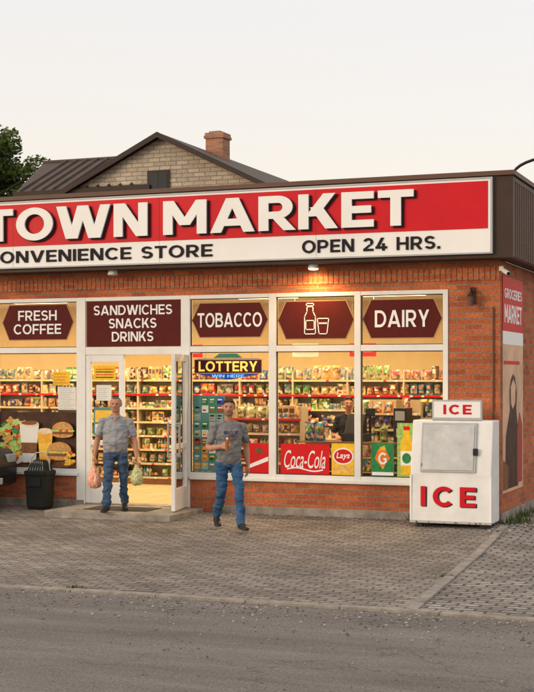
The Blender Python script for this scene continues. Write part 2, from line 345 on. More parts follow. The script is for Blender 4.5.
dl.cyl((xb-.045,-.06,1.0),(xb-.045,-.06,1.5),.014,.014,'metal'); dl.box(xb-.055,xb-.035,-.06,-.01,1.04,1.06,'metal'); dl.box(xb-.055,xb-.035,-.06,-.01,1.44,1.46,'metal')
dl.done(.004)
do=B('door_leaf_open',store)
do.box(0,.09,-.03,.03,.16,2.615,'white'); do.box(.79,.88,-.03,.03,.16,2.615,'white'); do.box(.09,.79,-.028,.028,.16,.50,'white'); do.box(.09,.79,-.028,.028,2.5,2.615,'white'); do.box(.09,.79,-.028,.028,1.12,1.2,'white')
do.add([(.09,0,.5),(.79,0,.5),(.79,0,2.5),(.09,0,2.5)],[(0,1,2,3)],'glass')
for s_ in(-1,1):
    do.cyl((.835,s_*.09,1.0),(.835,s_*.09,1.55),.016,.016,'metal'); do.box(.825,.845,0,s_*.09,1.04,1.06,'metal'); do.box(.825,.845,0,s_*.09,1.48,1.5,'metal')
o=do.done(.004); o.location=(-5.12,-.03,0); o.rotation_euler=(0,0,math.atan2(-.85,.17))
it=B('interior_shell',store)
it.box(L0+.25,-.25,.25,7.2,.08,.15,'floor'); it.box(-6.97,-5.22,-.0,.25,.08,.149,'conc')
it.box(L0+.25,-.25,6.0,6.1,.15,3.75,'cream'); it.box(L0+.25,-.25,.26,6.0,3.75,3.8,'ceil')
it.box(-.32,-.26,.27,6,.15,3.75,'cream'); it.box(L0+.26,L0+.3,.27,6,.15,3.75,'cream')
it.done()
rd=B('roof_deck',store); rd.box(L0-.2,.18,-.3,D1+.3,4.9,5.1,'brown'); rd.done()
# products
PAL=[(.6,.04,.03),(.62,.16,.05),(.7,.35,.08),(.75,.52,.12),(.7,.6,.3),(.05,.24,.07),(.16,.34,.09),(.03,.07,.28),(.06,.2,.36),(.68,.64,.54),(.7,.62,.46),(.22,.03,.03),(.38,.17,.07),(.10,.05,.03),(.48,.24,.22),(.03,.02,.02),(.6,.36,.15),(.12,.22,.20),(.5,.45,.36),(.45,.30,.16),(.2,.12,.07),(.25,.30,.35),(.35,.4,.15),(.15,.09,.14)]
class P:
    def __init__(s): s.v=[];s.f=[];s.c=[]
    def bx(s,x0,x1,y0,y1,z0,z1,c,taper=0):
        o=len(s.v); t=taper
        s.v+=[(x0,y0,z0),(x1,y0,z0),(x1,y1,z0),(x0,y1,z0),(x0+t,y0,z1),(x1-t,y0,z1),(x1-t,y1,z1),(x0+t,y1,z1)]
        for q in((0,1,5,4),(1,2,6,5),(2,3,7,6),(3,0,4,7),(4,5,6,7),(3,2,1,0)): s.f.append([o+i for i in q]); s.c.append(c)
    def bag(s,x0,x1,y,z0,z1,c,c2):
        o=len(s.v); w=x1-x0;h=z1-z0; nx,nz=5,6; tilt=random.uniform(-.02,.02)
        for j in range(nz+1):
            for i in range(nx+1):
                u=i/nx;v=j/nz; d=math.sin(math.pi*u)*math.sin(math.pi*v)
                s.v.append((x0+tilt*v+w*(u+(.5-u)*.14*math.sin(math.pi*v)),y-.07*d**.7+random.uniform(-.004,.004) if d>0.01 else y,z0+h*v))
        for j in range(nz):
            for i in range(nx):
                cc=c
                if j in(3,4) and 0<i<4: cc=c2
                elif j==1 and 0<i<4: cc=(.7,.52,.25)
                s.f.append([o+j*(nx+1)+i,o+j*(nx+1)+i+1,o+(j+1)*(nx+1)+i+1,o+(j+1)*(nx+1)+i]); s.c.append(cc)
    def bottle(s,x,y,z0,r,h,c,cap):
        n=8
        pf=[(0,r*.95),(h*.2,r),(h*.2,r*1.02),(h*.52,r*1.02),(h*.52,r),(h*.64,r),(h*.74,r*.8),(h*.88,r*.32),(h,r*.34)]
        o=len(s.v)
        for z,rr in pf:
            for i in range(n): s.v.append((x+rr*math.cos(6.283*i/n),y+rr*math.sin(6.283*i/n),z0+z))
        for j in range(len(pf)-1):
            for i in range(n):
                s.f.append([o+j*n+i,o+j*n+(i+1)%n,o+(j+1)*n+(i+1)%n,o+(j+1)*n+i]); s.c.append(cap if j in(2,7) else c)
        s.f.append([o+(len(pf)-1)*n+i for i in range(n)]); s.c.append(cap)
    def row(s,x0,x1,yf,z,hmax,kinds):
        x=x0+random.uniform(0,.03)
        while x<x1-.07:
            kd=random.choice(kinds); c=random.choice(PAL); c2=random.choice(PAL); n=random.randint(1,4)
            h=hmax*random.uniform(.62,.97)
            wd={'box':random.uniform(.07,.15),'bag':random.uniform(.14,.2),'bottle':random.uniform(.055,.08),'can':.066}[kd]
            for i in range(n):
                if x+wd>x1: break
                j=random.uniform(-.015,.03)
                if random.random()<.05: x+=wd; continue
                if kd=='box':
                    s.bx(x,x+wd-.005,yf+.03+j,yf+.25,z,z+h,c); s.bx(x+.01,x+wd-.016,yf+.027+j,yf+.031+j,z+h*.45,z+h*.8,c2); s.bx(x+.02,x+wd-.03,yf+.026+j,yf+.031+j,z+h*.12,z+h*.32,random.choice(PAL))
                elif kd=='bag': s.bag(x,x+wd-.004,yf+.09+j,z,z+h,c,c2)
                elif kd=='bottle': s.bottle(x+wd/2,yf+.06+j,z,wd*.46,h,c,c2)
                else:
                    for lv in range(max(1,int(hmax/.118))):
                        s.bx(x,x+wd-.006,yf+.03,yf+.09,z+lv*.112,z+lv*.112+.107,c,.003); s.bx(x+.002,x+wd-.008,yf+.028,yf+.031,z+lv*.112+.03,z+lv*.112+.08,c2)
                x+=wd
            x+=random.uniform(0,.02)
    def done(s,name,parent):
        me=bpy.data.meshes.new(name); me.from_pydata(s.v,[],s.f); a=me.color_attributes.new('Col','FLOAT_COLOR','CORNER')
        arr=[]
        for f,c in zip(s.f,s.c):
            k=random.uniform(.8,1.1)
            arr+= [min(1,c[0]*k),min(1,c[1]*k),min(1,c[2]*k),1]*len(f)
        a.data.foreach_set('color',arr); me.materials.append(M['prod']); o=bpy.data.objects.new(name,me); COL.objects.link(o); o.parent=parent; return o
def shelving(x0,x1,yf,levels,top,kinds_top,kinds,name='shelving_unit'):
    e=E(name); b=B('shelf_frame',e); b.box(x0,x1,yf+.32,yf+.36,.15,top,'shelf'); b.box(x0,x1,yf,yf+.32,.15,levels[0]-.031,'counter')
    for z in levels:
        b.box(x0,x1,yf,yf+.319,z-.03,z,'shelf'); b.box(x0,x1,yf-.006,yf-.001,z-.036,z,'redsign' if random.random()<.12 else 'shelf')
        x=x0+.1
        while x<x1-.1: b.box(x,x+.05,yf-.010,yf-.0065,z-.034,z-.004,random.choice(['paper','paper','poster_y','redsign'])); x+=random.uniform(.15,.45)
    x=x0
    while x<x1+.01: b.box(x-.015,x+.015,yf-.004,yf+.33,.15,top,'shelf'); x+=(x1-x0)/max(1,round((x1-x0)/1.1))
    b.done(); p=P()
    for i,z in enumerate(levels):
        h=(levels[i+1] if i+1<len(levels) else z+.33)-z-.045
        p.row(x0+.02,x1-.02,yf,z,h,kinds_top if i>=len(levels)-2 else kinds)
    p.done('groceries',e); return e
cm('poster_y',(.75,.5,.06))
shelving(-13.4,-.45,4.0,[.30,.57,.84,1.11,1.38,1.65,1.92,2.20],2.36,['bag','bag','box'],['box','bottle','bag','can','box'])
shelving(-11.8,-8.3,1.9,[.3,.56,.82,1.08,1.34],1.55,['box','bag'],['box','bottle','can'])
shelving(-4.95,-3.70,1.5,[.3,.55,.80,1.05,1.30,1.55],1.75,['bag','box'],['box','bottle','bag'])
shelving(-1.55,-.45,1.3,[.3,.56,.82,1.08,1.34,1.6],1.85,['bottle','box'],['box','bottle','bag'])
shelving(-3.3,-1.6,2.9,[.3,.56,.82,1.08,1.34,1.62],1.85,['bag','bag'],['bag','box','bottle'])
ct=E('checkout_counter'); b=B('counter_body',ct)
b.box(-3.55,-1.75,1.0,1.55,.15,1.15,'counter'); b.box(-3.58,-1.72,.96,1.6,1.15,1.2,'counter'); b.done(.006)
p=P(); p.row(-3.5,-3.05,1.02,1.2,.34,['bag','box']); p.row(-2.35,-2.0,1.05,1.2,.3,['bottle','bag']); p.row(-3.5,-3.2,1.25,1.2,.5,['bag'])
for z in(.98,.75,.45): p.row(-3.5,-1.8,.72,z,.2 if z>.9 else .22,['bag','box','can'])
p.done('counter_sweets',ct)
b=B('front_rack',ct)
for z in(.44,.74,.97): b.box(-3.5,-1.8,.72,.98,z-.02,z,'shelf')
b.done()
cr=E('cash_register'); b=B('register_body',cr); b.box(-2.85,-2.42,1.1,1.5,1.2,1.33,'black'); b.prismx([(1.1,1.33),(1.4,1.33),(1.4,1.62),(1.32,1.65)],-2.80,-2.5,'black'); b.cyl((-2.45,1.4,1.33),(-2.45,1.4,1.7),.02,.02,'black'); b.box(-2.52,-2.36,1.37,1.41,1.62,1.74,'black'); b.done(.01)
cm2=E('coffee_machine'); b=B('machine_body',cm2); b.box(-1.98,-1.76,1.15,1.5,1.2,1.75,'black'); b.box(-1.95,-1.79,1.14,1.15,1.55,1.7,'grey'); b.box(-1.93,-1.81,1.135,1.15,1.28,1.42,'metal'); b.done(.01)
for xx,cc in((-3.2,'redsign'),(-1.3,'poster_y'),(-4.3,'paper'),(-6.6,'redsign')):
    e=E('hanging_price_board'); b=B('board',e); b.box(xx-.25,xx+.25,3.4,3.41,2.62,2.86,cc); b.box(xx-.2,xx+.2,3.396,3.399,2.7,2.78,'whitesign'); b.tube([(xx-.2,3.405,2.86),(xx-.2,3.405,3.75)],.003,'metal',5); b.tube([(xx+.2,3.405,2.86),(xx+.2,3.405,3.75)],.003,'metal',5); b.done()
b=B('stock_room_door',store); b.box(-1.15,-.45,3.93,3.98,.15,2.45,'counter'); b.done(.004)
wl=mat('lamp_diffuser',(.9,.85,.7),.5,var=0,emit=(1,.80,.48),es=3.5)
for i,x in enumerate((-12.2,-9.8,-7.4,-5.0,-2.6)):
    for y in(1.4,3.3):
        e=E('ceiling_light'); b=B('fixture',e); b.box(x-.6,x+.6,y-.12,y+.12,3.70,3.748,'ceil'); b.box(x-.57,x+.57,y-.09,y+.09,3.694,3.699,wl); b.done()
        l=bpy.data.lights.new('l','AREA'); l.shape='RECTANGLE'; l.size=1.1; l.size_y=.2; l.energy=70; l.color=(1,.73,.38)
        lo=bpy.data.objects.new('lamp',l); lo.location=(x,y,3.68); COL.objects.link(lo); lo.parent=e

# ---------------------------------------------------------------- plaques
def hexplaque(xc,zc,hw,hh,label,tw,th,y=.03):
    e=E('window_plaque'); b=B('board',e)
    def hx(s,dy,m): b.prism([(xc-hw+.0-s,zc),(xc-hw+.13-s*.6,zc-hh-s),(xc-.2,zc-hh-s),(xc+.2,zc-hh-s),(xc+hw-.13+s*.6,zc-hh-s),(xc+hw+s,zc),(xc+hw-.13+s*.6,zc+hh+s),(xc-hw+.13-s*.6,zc+hh+s)],dy,dy+.005,m)
    hx(.0,y-.005,'plaque'); hx(.018,y+.001,cm('tan_border',(.45,.27,.13)))
    b.done()
    if label: text('lettering',label,xc-tw,xc+tw,zc-th,zc+th,y-.007,'whitesign',e,bold=.02,depth=.006)
    return e
hexplaque(-7.91,3.18,.68,.29,"FRESH\nCOFFEE",.46,.20)
hexplaque(-4.38,3.17,.65,.27,"TOBACCO",.56,.115)
hexplaque(-2.92,3.15,.62,.29,None,0,0)
hexplaque(-1.52,3.15,.62,.29,"DAIRY",.43,.13)
for xx in(-9.5,-11.05,-12.45): hexplaque(xx,3.17,.6,.28,{-9.5:"BREAD",-11.05:"DRINKS",-12.45:"FRUIT"}[xx],.42,.12)
e=E('window_plaque'); b=B('board',e); b.box(-6.95,-5.24,.0,.012,2.76,3.51,'plaque'); b.box(-6.965,-5.225,.014,.02,2.752,3.514,cm('tan_border',(.5,.3,.2))); b.done()
text('lettering',"SANDWICHES\nSNACKS\nDRINKS",-6.82,-5.38,2.84,3.44,-.002,'whitesign',e,bold=.02,depth=.006)
e=E('milk_icon'); b=B('icon',e); xc=-3.0; zc=3.15;y=.022
def ol(pts,wd=.014):
    for (x0,z0),(x1,z1) in zip(pts,pts[1:]+pts[:1]):
        d=Vector((x1-x0,z1-z0)); n_=Vector((-d.y,d.x)).normalized()*wd/2; d.normalize(); d*=wd/2
        b.prism([(x0-d.x-n_.x,z0-d.y-n_.y),(x1+d.x-n_.x,z1+d.y-n_.y),(x1+d.x+n_.x,z1+d.y+n_.y),(x0-d.x+n_.x,z0-d.y+n_.y)],y-.004,y+random.uniform(0,.002),'whitesign')
ol([(xc-.1,2.93),(xc+.08,2.93),(xc+.08,3.2),(xc+.04,3.28),(xc+.04,3.36),(xc-.06,3.36),(xc-.06,3.28),(xc-.1,3.2)])
ol([(xc-.07,3.37),(xc+.05,3.37),(xc+.05,3.41),(xc-.07,3.41)]); ol([(xc-.08,3.0),(xc+.06,3.0),(xc+.06,3.14),(xc-.08,3.14)])
ol([(xc+.14,2.93),(xc+.27,2.93),(xc+.30,3.17),(xc+.11,3.17)]); ol([(xc+.125,3.09),(xc+.285,3.09),(xc+.285,3.1),(xc+.125,3.1)])
b.done()

# ---------------------------------------------------------------- main sign
sg=E('storefront_sign'); ys=-.42
b=B('sign_cabinet',sg); xl,xr=-13.6,-.05
b.box(xl,xr,ys-.03,-.401,4.085,5.155,'whitesign')
b.box(xl+.03,xr-.035,ys-.036,ys-.031,4.43,5.125,'redsign')
b.box(xl-.03,xl,ys-.04,-.401,4.06,5.18,'grey'); b.box(xr,xr+.03,ys-.04,-.401,4.06,5.18,'grey'); b.box(xl,xr,ys-.04,-.401,5.156,5.18,'grey'); b.box(xl,xr,ys-.04,-.401,4.06,4.084,'grey')
for x in(-2.75,-5.4,-8.1,-10.8): b.box(x,x+.006,ys-.0375,ys-.036,4.43,5.125,'shadowletter'); b.box(x,x+.006,ys-.0325,ys-.03,4.09,4.43,'grey')
b.done(.003)
def big(s,x0,x1):
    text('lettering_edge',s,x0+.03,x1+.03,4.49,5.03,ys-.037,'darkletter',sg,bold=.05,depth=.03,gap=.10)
    text('lettering',s,x0,x1,4.515,5.05,ys-.070,'whitesign',sg,bold=.05,depth=.03,gap=.10)
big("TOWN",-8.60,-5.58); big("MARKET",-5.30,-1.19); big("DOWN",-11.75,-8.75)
text('lettering',"CONVENIENCE STORE",-8.62,-4.47,4.155,4.35,ys-.032,'darkletter',sg,bold=.03,depth=.012,gap=.15)
text('lettering',"OPEN 24 HRS.",-2.97,-.80,4.155,4.35,ys-.032,'darkletter',sg,bold=.03,depth=.012,gap=.15)

def soffit(x,lit):
    e=E('soffit_lamp'); b=B('housing',e); b.cyl((x,-.22,4.0),(x,-.22,3.93),.07,.09,'white',16)
    b.cyl((x,-.22,3.928),(x,-.22,3.915),.075,.06,mat('bulb_lit',(1,.8,.5),.5,var=0,emit=(1,.75,.4),es=14) if lit else 'grey',16); b.done()
    if lit:
        l=bpy.data.lights.new('l','SPOT'); l.energy=75; l.color=(1,.55,.18); l.spot_size=R(168); l.spot_blend=.9; l.shadow_soft_size=.06
        lo=bpy.data.objects.new('lamp',l); lo.location=(x,-.27,3.89); lo.rotation_euler=(R(8),0,0); COL.objects.link(lo); lo.parent=e
soffit(-2.87,True); soffit(-6.35,False); soffit(-9.8,False)
e=E('wall_lantern'); b=B('lantern',e); b.box(-.45,-.37,-.03,-.0,3.35,3.6,'brown'); b.tube([(-.41,-.03,3.5),(-.41,-.1,3.58),(-.41,-.15,3.52)],.012,'brown'); b.cyl((-.41,-.15,3.52),(-.41,-.15,3.46),.02,.06,'brown'); b.cyl((-.41,-.15,3.46),(-.41,-.15,3.32),.05,.035,'brown2'); b.done()
e=E('security_camera'); b=B('camera_body',e); b.box(.0,.06,-.09,-.03,3.83,3.9,'white'); b.cyl((.06,-.06,3.84),(.16,-.18,3.78),.035,.035,'white'); b.cyl((.16,-.18,3.78),(.165,-.186,3.777),.028,.028,'black'); b.done(.003)
e=E('service_cable_mast'); b=B('pipe',e)
pts=[(.25,-.30,5.15),(.25,-.30,5.2)]+[(.25+.75*(1-math.cos(a)),-.30+.3*(1-math.cos(a)),5.2+.3*math.sin(a)) for a in [R(q) for q in range(10,95,10)]]+[(3.6,1.0,5.62)]
b.tube(pts,.022,'black'); b.done()
b=B('conduit',store); b.tube([(-.10,-.02,.2),(-.10,-.02,3.3)],.012,'brown2'); b.done()

st=E('entrance_step'); b=B('slab',st); b.box(-7.0,-4.80,-1.32,-.036,0,.142,'conc'); b.done(.012)
b=B('mat',st); b.box(-6.5,-5.4,-.95,-.35,.1425,.152,cm('rubber_mat',(.06,.055,.05),.9)); b.done()

# ---------------------------------------------------------------- posters
yp=.044
def poster(name,x0,x1,z0,z1,m,fn=None,y=yp):
    e=E(name); b=B('sheet',e); b.box(x0,x1,y-.003,y,z0,z1,m)
    if fn: fn(b,e)
    b.done(); return e
red=cm('poster_red',(.60,.012,.015)); yel=cm('poster_yellow',(.80,.50,.03),var=.2,scale=12); grn=cm('poster_green',(.03,.22,.07),var=.3,scale=14); ora=cm('poster_orange',(.8,.22,.03),var=.2,scale=10); teal=cm('poster_teal',(.10,.24,.22)); blu=cm('poster_blue',(.03,.08,.4)); dbr=cm('poster_brown',(.06,.026,.015),var=.5,scale=5); pe=cm('poster_peach',(.68,.42,.28),var=.25,scale=2); lg=cm('poster_lightgreen',(.33,.50,.13),var=.45,scale=25); bn=cm('bun',(.55,.27,.08),var=.35,scale=18); cof=cm('coffee',(.2,.08,.03),var=.4,scale=20)
let=cm('lettuce',(.42,.55,.16),var=.5,scale=30); tom=cm('tomato',(.65,.06,.025),var=.35,scale=20); chz=cm('cheese',(.85,.5,.06),var=.2,scale=20); foam=cm('milk_foam',(.75,.6,.42),var=.3,scale=25); beer=cm('amber_drink',(.75,.38,.05),var=.25,scale=12)
def cola(b,e):
    text('lettering',"Coca-Cola",-3.45,-2.76,.82,1.10,yp-.004,'whitesign',e,bold=.0,depth=.003,shear=.35)
    n=14; pts=[(-3.40+.6*i/n,.80+.025*math.sin(i/n*6.28)) for i in range(n+1)]
    for a,c in zip(pts[:-1],pts[1:]): b.prism([(a[0],a[1]-.01),(c[0],c[1]-.01),(c[0],c[1]+.01),(a[0],a[1]+.01)],yp-.006,yp-.0035,'whitesign')
poster('drink_poster',-3.51,-2.70,.72,1.20,red,cola)
def crisps(b,e):
    b.disc(-2.47,1.02,.15,.11,yp-.004,red); b.disc(-2.47,1.02,.17,.13,yp-.0032,'whitesign'); text('lettering',"Lays",-2.58,-2.36,.96,1.08,yp-.008,'whitesign',e,bold=.02,depth=.002,shear=.2)
    for i in range(9): b.disc(-2.6+i%5*.065,.78+.035*(i%3),.05,.035,yp-.005-i*.0003,cm('crisp',(.75,.45,.1),var=.3,scale=20))
poster('crisps_poster',-2.66,-2.29,.72,1.22,yel,crisps)
def sport(b,e):
    b.prism([(-1.83,.83),(-1.74,1.0),(-1.80,1.2),(-1.88,1.17),(-1.93,.98)],yp-.0035,yp-.003,yel)
    b.prism([(-1.84,.86),(-1.71,1.0),(-1.78,1.13),(-1.9,1.14),(-1.96,1.0)],yp-.006,yp-.0036,ora); text('lettering',"G",-1.90,-1.76,.91,1.09,yp-.008,'whitesign',e,bold=.04,depth=.002)
    b.box(-2.0,-1.66,yp-.006,yp-.0032,.74,.79,'whitesign')
poster('sports_drink_poster',-2.02,-1.65,.72,1.24,grn,sport)
def bot(b,e):
    b.prism([(-1.54,.76),(-1.36,.76),(-1.35,1.2),(-1.40,1.38),(-1.41,1.48),(-1.49,1.48),(-1.50,1.38),(-1.55,1.2)],yp-.006,yp-.0032,yel); b.box(-1.545,-1.355,yp-.008,yp-.0062,.9,1.12,'whitesign'); b.disc(-1.45,1.01,.07,.08,yp-.0085,grn); b.box(-1.50,-1.40,yp-.008,yp-.0062,1.44,1.5,red)
poster('juice_poster',-1.6,-1.3,.72,1.55,lg,bot)
def flyer(b,e):
    b.disc(-1.07,.93,.1,.12,yp-.004,yel); b.disc(-1.12,.85,.07,.07,yp-.006,tom); b.disc(-1.0,.88,.06,.07,yp-.008,let); b.box(-1.2,-.94,yp-.006,yp-.0032,1.07,1.12,'whitesign')
poster('shop_flyer',-1.24,-.9,.72,1.17,ora,flyer)
def red2(b,e):
    b.prism([(-4.04,.80),(-3.72,.92),(-3.72,.99),(-4.04,.86)],yp-.006,yp-.0032,'whitesign'); b.disc(-3.88,1.08,.07,.05,yp-.004,cof)
poster('soda_poster',-4.05,-3.71,.72,1.20,red,red2)
def notices(b,e):
    random.seed(3)
    for i in range(4):
        for j in range(9):
            if random.random()<.10: continue
            x=-5.01+i*.132+random.uniform(0,.008); z=.76+j*.131
            mt=random.choice([teal,'paper',cof,blu,grn,bn,cm('mint',(.24,.40,.34)),teal,cm('mint',(.24,.4,.34))])
            b.box(x,x+.112,yp-.006,yp-.0032,z,z+.115,mt)
            b.box(x+.015,x+.09,yp-.0075,yp-.0062,z+.07,z+.095,random.choice(['darkletter','paper',chz])); b.box(x+.015,x+.07,yp-.0075,yp-.0062,z+.03,z+.05,random.choice(['darkletter','grey',tom]))
poster('notice_board',-5.03,-4.47,.73,1.96,teal,notices)
def lott(b,e):
    y=.02
    b.prism([(-4.93,2.30),(-4.4,2.21),(-3.87,2.30),(-3.87,2.55),(-4.93,2.55)],y-.012,y+.01,blu)
    b.box(-4.98,-3.82,y-.02,y-.012,2.32,2.53,cm('lot_dark',(.05,.008,.02)))
    b.box(-4.99,-3.81,y-.018,y-.011,2.31,2.54,chz)
    b.prism([(-4.65,2.56),(-4.15,2.56),(-4.25,2.63),(-4.55,2.63)],y-.02,y-.012,cm('lot_top',(.05,.2,.12)))
    lm=mat('lot_text',(.95,.6,.1),.5,var=0,emit=(1,.55,.1),es=.7)
    text('lettering',"LOTTERY",-4.91,-3.89,2.345,2.505,y-.022,lm,e,bold=.03,depth=.004)
    lc=mat('lot_cyan',(.2,.5,.9),.5,var=0,emit=(.15,.4,1),es=.9)
    text('lettering',"WIN HERE",-4.68,-4.12,2.245,2.295,y-.014,lc,e,bold=.02,depth=.004)
    for s_ in(-1,1): b.tube([(-4.4+s_*.4,y+.005,2.55),(-4.4+s_*.4,y+.005,2.655)],.004,'metal',5)
poster('lottery_sign',-4.7,-4.1,2.45,2.5,blu,lott,y=.03)
def food(b,e):
    y=yp; rs=random.Random(5); dy=[0]
    def nx(): dy[0]+=.0006; return y-.0036-dy[0]
    def leaf(cx,cz,rx,rz,m,n=9):
        ph=rs.random()*6; q=[(cx+rx*(1+.25*math.sin(5*a+ph))*math.cos(a),cz+rz*(1+.25*math.cos(4*a+ph))*math.sin(a)) for a in [6.283*i/16 for i in range(16)]]; yy=nx(); b.prism(q,yy-.0005,yy,m)
    b.prism([(-8.68,.72),(-7.15,.72),(-7.15,.86),(-7.6,.92),(-8.2,.88),(-8.68,.92)],nx()-.0005,y-.0036,cm('table_wood',(.22,.10,.04),var=.5,scale=14))
    for i in range(70): leaf(-8.50+rs.uniform(-.16,.34),1.12+rs.uniform(-.27,.38),.045+rs.random()*.05,.03+rs.random()*.04,rs.choice([lg,grn,let,lg,tom,chz,foam,bn]))
    b.disc(-8.42,.86,.26,.10,nx(),'paper')
    for i in range(16): leaf(-8.42+rs.uniform(-.2,.2),.88+rs.uniform(-.05,.09),.05,.035,rs.choice([tom,let,bn,chz]))
    for cx,w_,zt,liq in((-8.05,.19,1.46,foam),(-7.74,.15,1.34,beer)):
        b.prism([(cx-w_*.66,.80),(cx+w_*.66,.80),(cx+w_,zt),(cx-w_,zt)],nx()-.0005,y-.0036-dy[0],'paper' if liq is foam else liq)
        b.disc(cx,zt,w_,.05,nx(),foam); b.disc(cx,zt+.014,w_*.82,.036,nx(),cof if liq is foam else foam)
        b.prism([(cx-w_*.74,.96),(cx+w_*.74,.96),(cx+w_*.84,1.14),(cx-w_*.84,1.14)],nx()-.0005,y-.0036-dy[0],cof if liq is foam else chz)
    def burger(cx,cz,s_):
        b.disc(cx,cz-.07*s_,.2*s_,.06*s_,nx(),bn,a0=180,a1=360); b.box(cx-.2*s_,cx+.2*s_,nx()-.0005,y-.003-dy[0],cz-.07*s_,cz-.02*s_,cof)
        for i in range(8): leaf(cx-.19*s_+.054*i*s_,cz-.01*s_,.035*s_,.02*s_,rs.choice([let,let,tom,chz]))
        b.disc(cx,cz+.01*s_,.2*s_,.13*s_,nx(),bn,a0=0,a1=180)
        yy=nx()
        for i in range(10): b.disc(cx+rs.uniform(-.12,.12)*s_,cz+rs.uniform(.03,.1)*s_,.008,.006,yy,foam,n=6)
    burger(-7.40,1.36,1.0); burger(-7.46,1.00,1.15)
    for i in range(20): leaf(-7.25+rs.uniform(-.08,.1),.86+rs.uniform(-.08,.1),.035,.02,rs.choice([chz,bn,chz]))
    for i in range(30): b.disc(-7.9+rs.uniform(-.7,.7),.76+rs.uniform(-.02,.05),.014,.009,nx(),cof,n=7)
poster('food_poster',-8.68,-7.15,.72,1.66,dbr,food)
def lines(x0,x1,z0,z1,n,m=None):
    def fn(b,e):
        for i in range(n):
            z=z1-(z1-z0)*(i+.7)/(n+.4); b.box(x0+.02,x1-.02-random.random()*(x1-x0)*.3,yp-.005,yp-.0032,z-.005,z+.003,m or 'grey')
    return fn
poster('paper_notice',-7.52,-7.18,1.7,2.08,'paper',lines(-7.52,-7.18,1.7,2.08,12))
poster('paper_notice',-7.62,-7.30,2.12,2.34,yel,lines(-7.62,-7.3,2.12,2.34,4,tom))
poster('door_notice',-6.83,-6.42,2.2,2.44,yel,None,y=.015)
poster('door_notice',-6.78,-6.5,1.86,2.12,'paper',None,y=.015)
def dn(b,e):
    b.box(-6.8,-6.45,.006,.0115,1.5,1.7,chz); b.box(-6.8,-6.63,.006,.0115,1.32,1.47,'paper'); b.box(-6.6,-6.45,.006,.0115,1.32,1.47,tom)
poster('door_notice',-6.83,-6.42,1.28,1.75,teal,dn,y=.015)
e=E('door_notice'); b=B('print',e)
for i in range(4): b.box(-6.79,-6.46,.0105,.0118,2.24+i*.045,2.255+i*.045,tom if i%2 else 'darkletter')
for i in range(6): b.box(-6.75,-6.53-random.random()*.08,.0105,.0118,1.89+i*.034,1.898+i*.034,'grey')
b.done()
e=E('side_banner'); b=B('sheet',e)
b.box(.003,.012,.14,1.70,.50,2.95,pe); b.box(.003,.012,.14,1.70,2.952,3.78,red)
b.box(.0125,.014,.14,1.70,2.75,2.95,'whitesign')
def yz(pts,m,x=.0128): b.prismx(pts,x-.0005,x+.002,m)
yz([(.3,.55),(1.3,.55),(1.35,1.3),(1.15,1.75),(1.2,2.0),(1.05,2.25),(.9,2.3),(.72,2.22),(.62,2.05),(.66,1.75),(.35,1.35)],dbr)
yz([(.72,1.85),(.85,1.76),(1.05,1.85),(1.08,2.12),(.9,2.22),(.7,2.1)],pe,.0155)
yz([(1.2,.6),(1.62,.6),(1.62,1.5),(1.4,1.7),(1.2,1.4)],cm('figure_red',(.35,.06,.04)),.0155)
yz([(.16,.55),(.5,.55),(.5,.9),(.16,1.0)],cof,.0185); yz([(.2,2.45),(1.4,2.45),(1.4,2.5),(.2,2.5)],red,.0155)
b.done()
text('lettering',"GROCERIES",.25,1.58,3.45,3.6,.0125,'whitesign',e,bold=.03,depth=.004,side=True)
text('lettering',"MARKET",.25,1.58,3.08,3.36,.0125,'whitesign',e,bold=.03,depth=.004,side=True)

# ---------------------------------------------------------------- ice box
ib=E('ice_merchandiser'); b=B('cabinet',ib)
IW=mat('ice_white',(.74,.74,.73),.35,var=.10,scale=2.5)
x0,x1=-1.17,.03; yf=-.78; yb=-.20; zt=1.62; zk=.84
b.prismx([(yf,.13),(yb,.13),(yb,zt),(yf+.16,zt),(yf+.02,zk)],x0,x1,IW)
for xx in(x0+.08,x1-.18):
    for yy in(yf+.06,yb-.12): b.box(xx,xx+.1,yy,yy+.06,.04,.131,'black')
b.done(.015)
b=B('hatch',ib)
def sl(z): return yf+.02+(z-zk)*(.14/(zt-zk))
def slab(xa,xb,za,zb,o0,o1,m):
    vs=[(xa,sl(za)-o0,za),(xb,sl(za)-o0,za),(xb,sl(zb)-o0,zb),(xa,sl(zb)-o0,zb),(xa,sl(za)-o1,za),(xb,sl(za)-o1,za),(xb,sl(zb)-o1,zb),(xa,sl(zb)-o1,zb)]
    b.add(vs,[(0,1,2,3),(4,7,6,5),(0,4,5,1),(1,5,6,2),(2,6,7,3),(3,7,4,0)],m)
slab(-1.02,-.20,.87,1.585,.001,.03,'grey'); slab(-.99,-.23,.90,1.55,.031,.042,cm('hatch_panel',(.50,.51,.51),.35,var=.2,scale=4))
b.box(-.24,-.17,yf+.02,yf+.055-.0,1.12,1.22,'black'); b.cyl((-1.0,yf+.0,.95),(-1.0,yf+.0,1.0),.012,.012,'metal')
b.done(.006)
b=B('trim',ib); b.box(x0-.004,x1+.004,yf-.006,yf+.03,.125,.16,'grey'); b.box(x0-.004,x0+.02,yf-.004,yf+.01,.16,.82,'whitesign'); b.box(x1-.02,x1+.004,yf-.004,yf+.01,.16,.82,'whitesign')
rust=cm('rust_stain',(.30,.16,.08),.8,var=.4,scale=15)
for i in range(14):
    xx=random.uniform(x0+.05,x1-.05); b.box(xx,xx+random.uniform(.01,.03),yf-.0075,yf-.0062,.128,.128+random.uniform(.005,.03),rust)
b.done(.003)
rl=cm('ice_red',(.55,.01,.02),.4)
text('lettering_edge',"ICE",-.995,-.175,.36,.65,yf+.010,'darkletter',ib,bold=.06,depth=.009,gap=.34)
text('lettering',"ICE",-1.01,-.19,.37,.66,yf+.001,rl,ib,bold=.06,depth=.006,gap=.34)
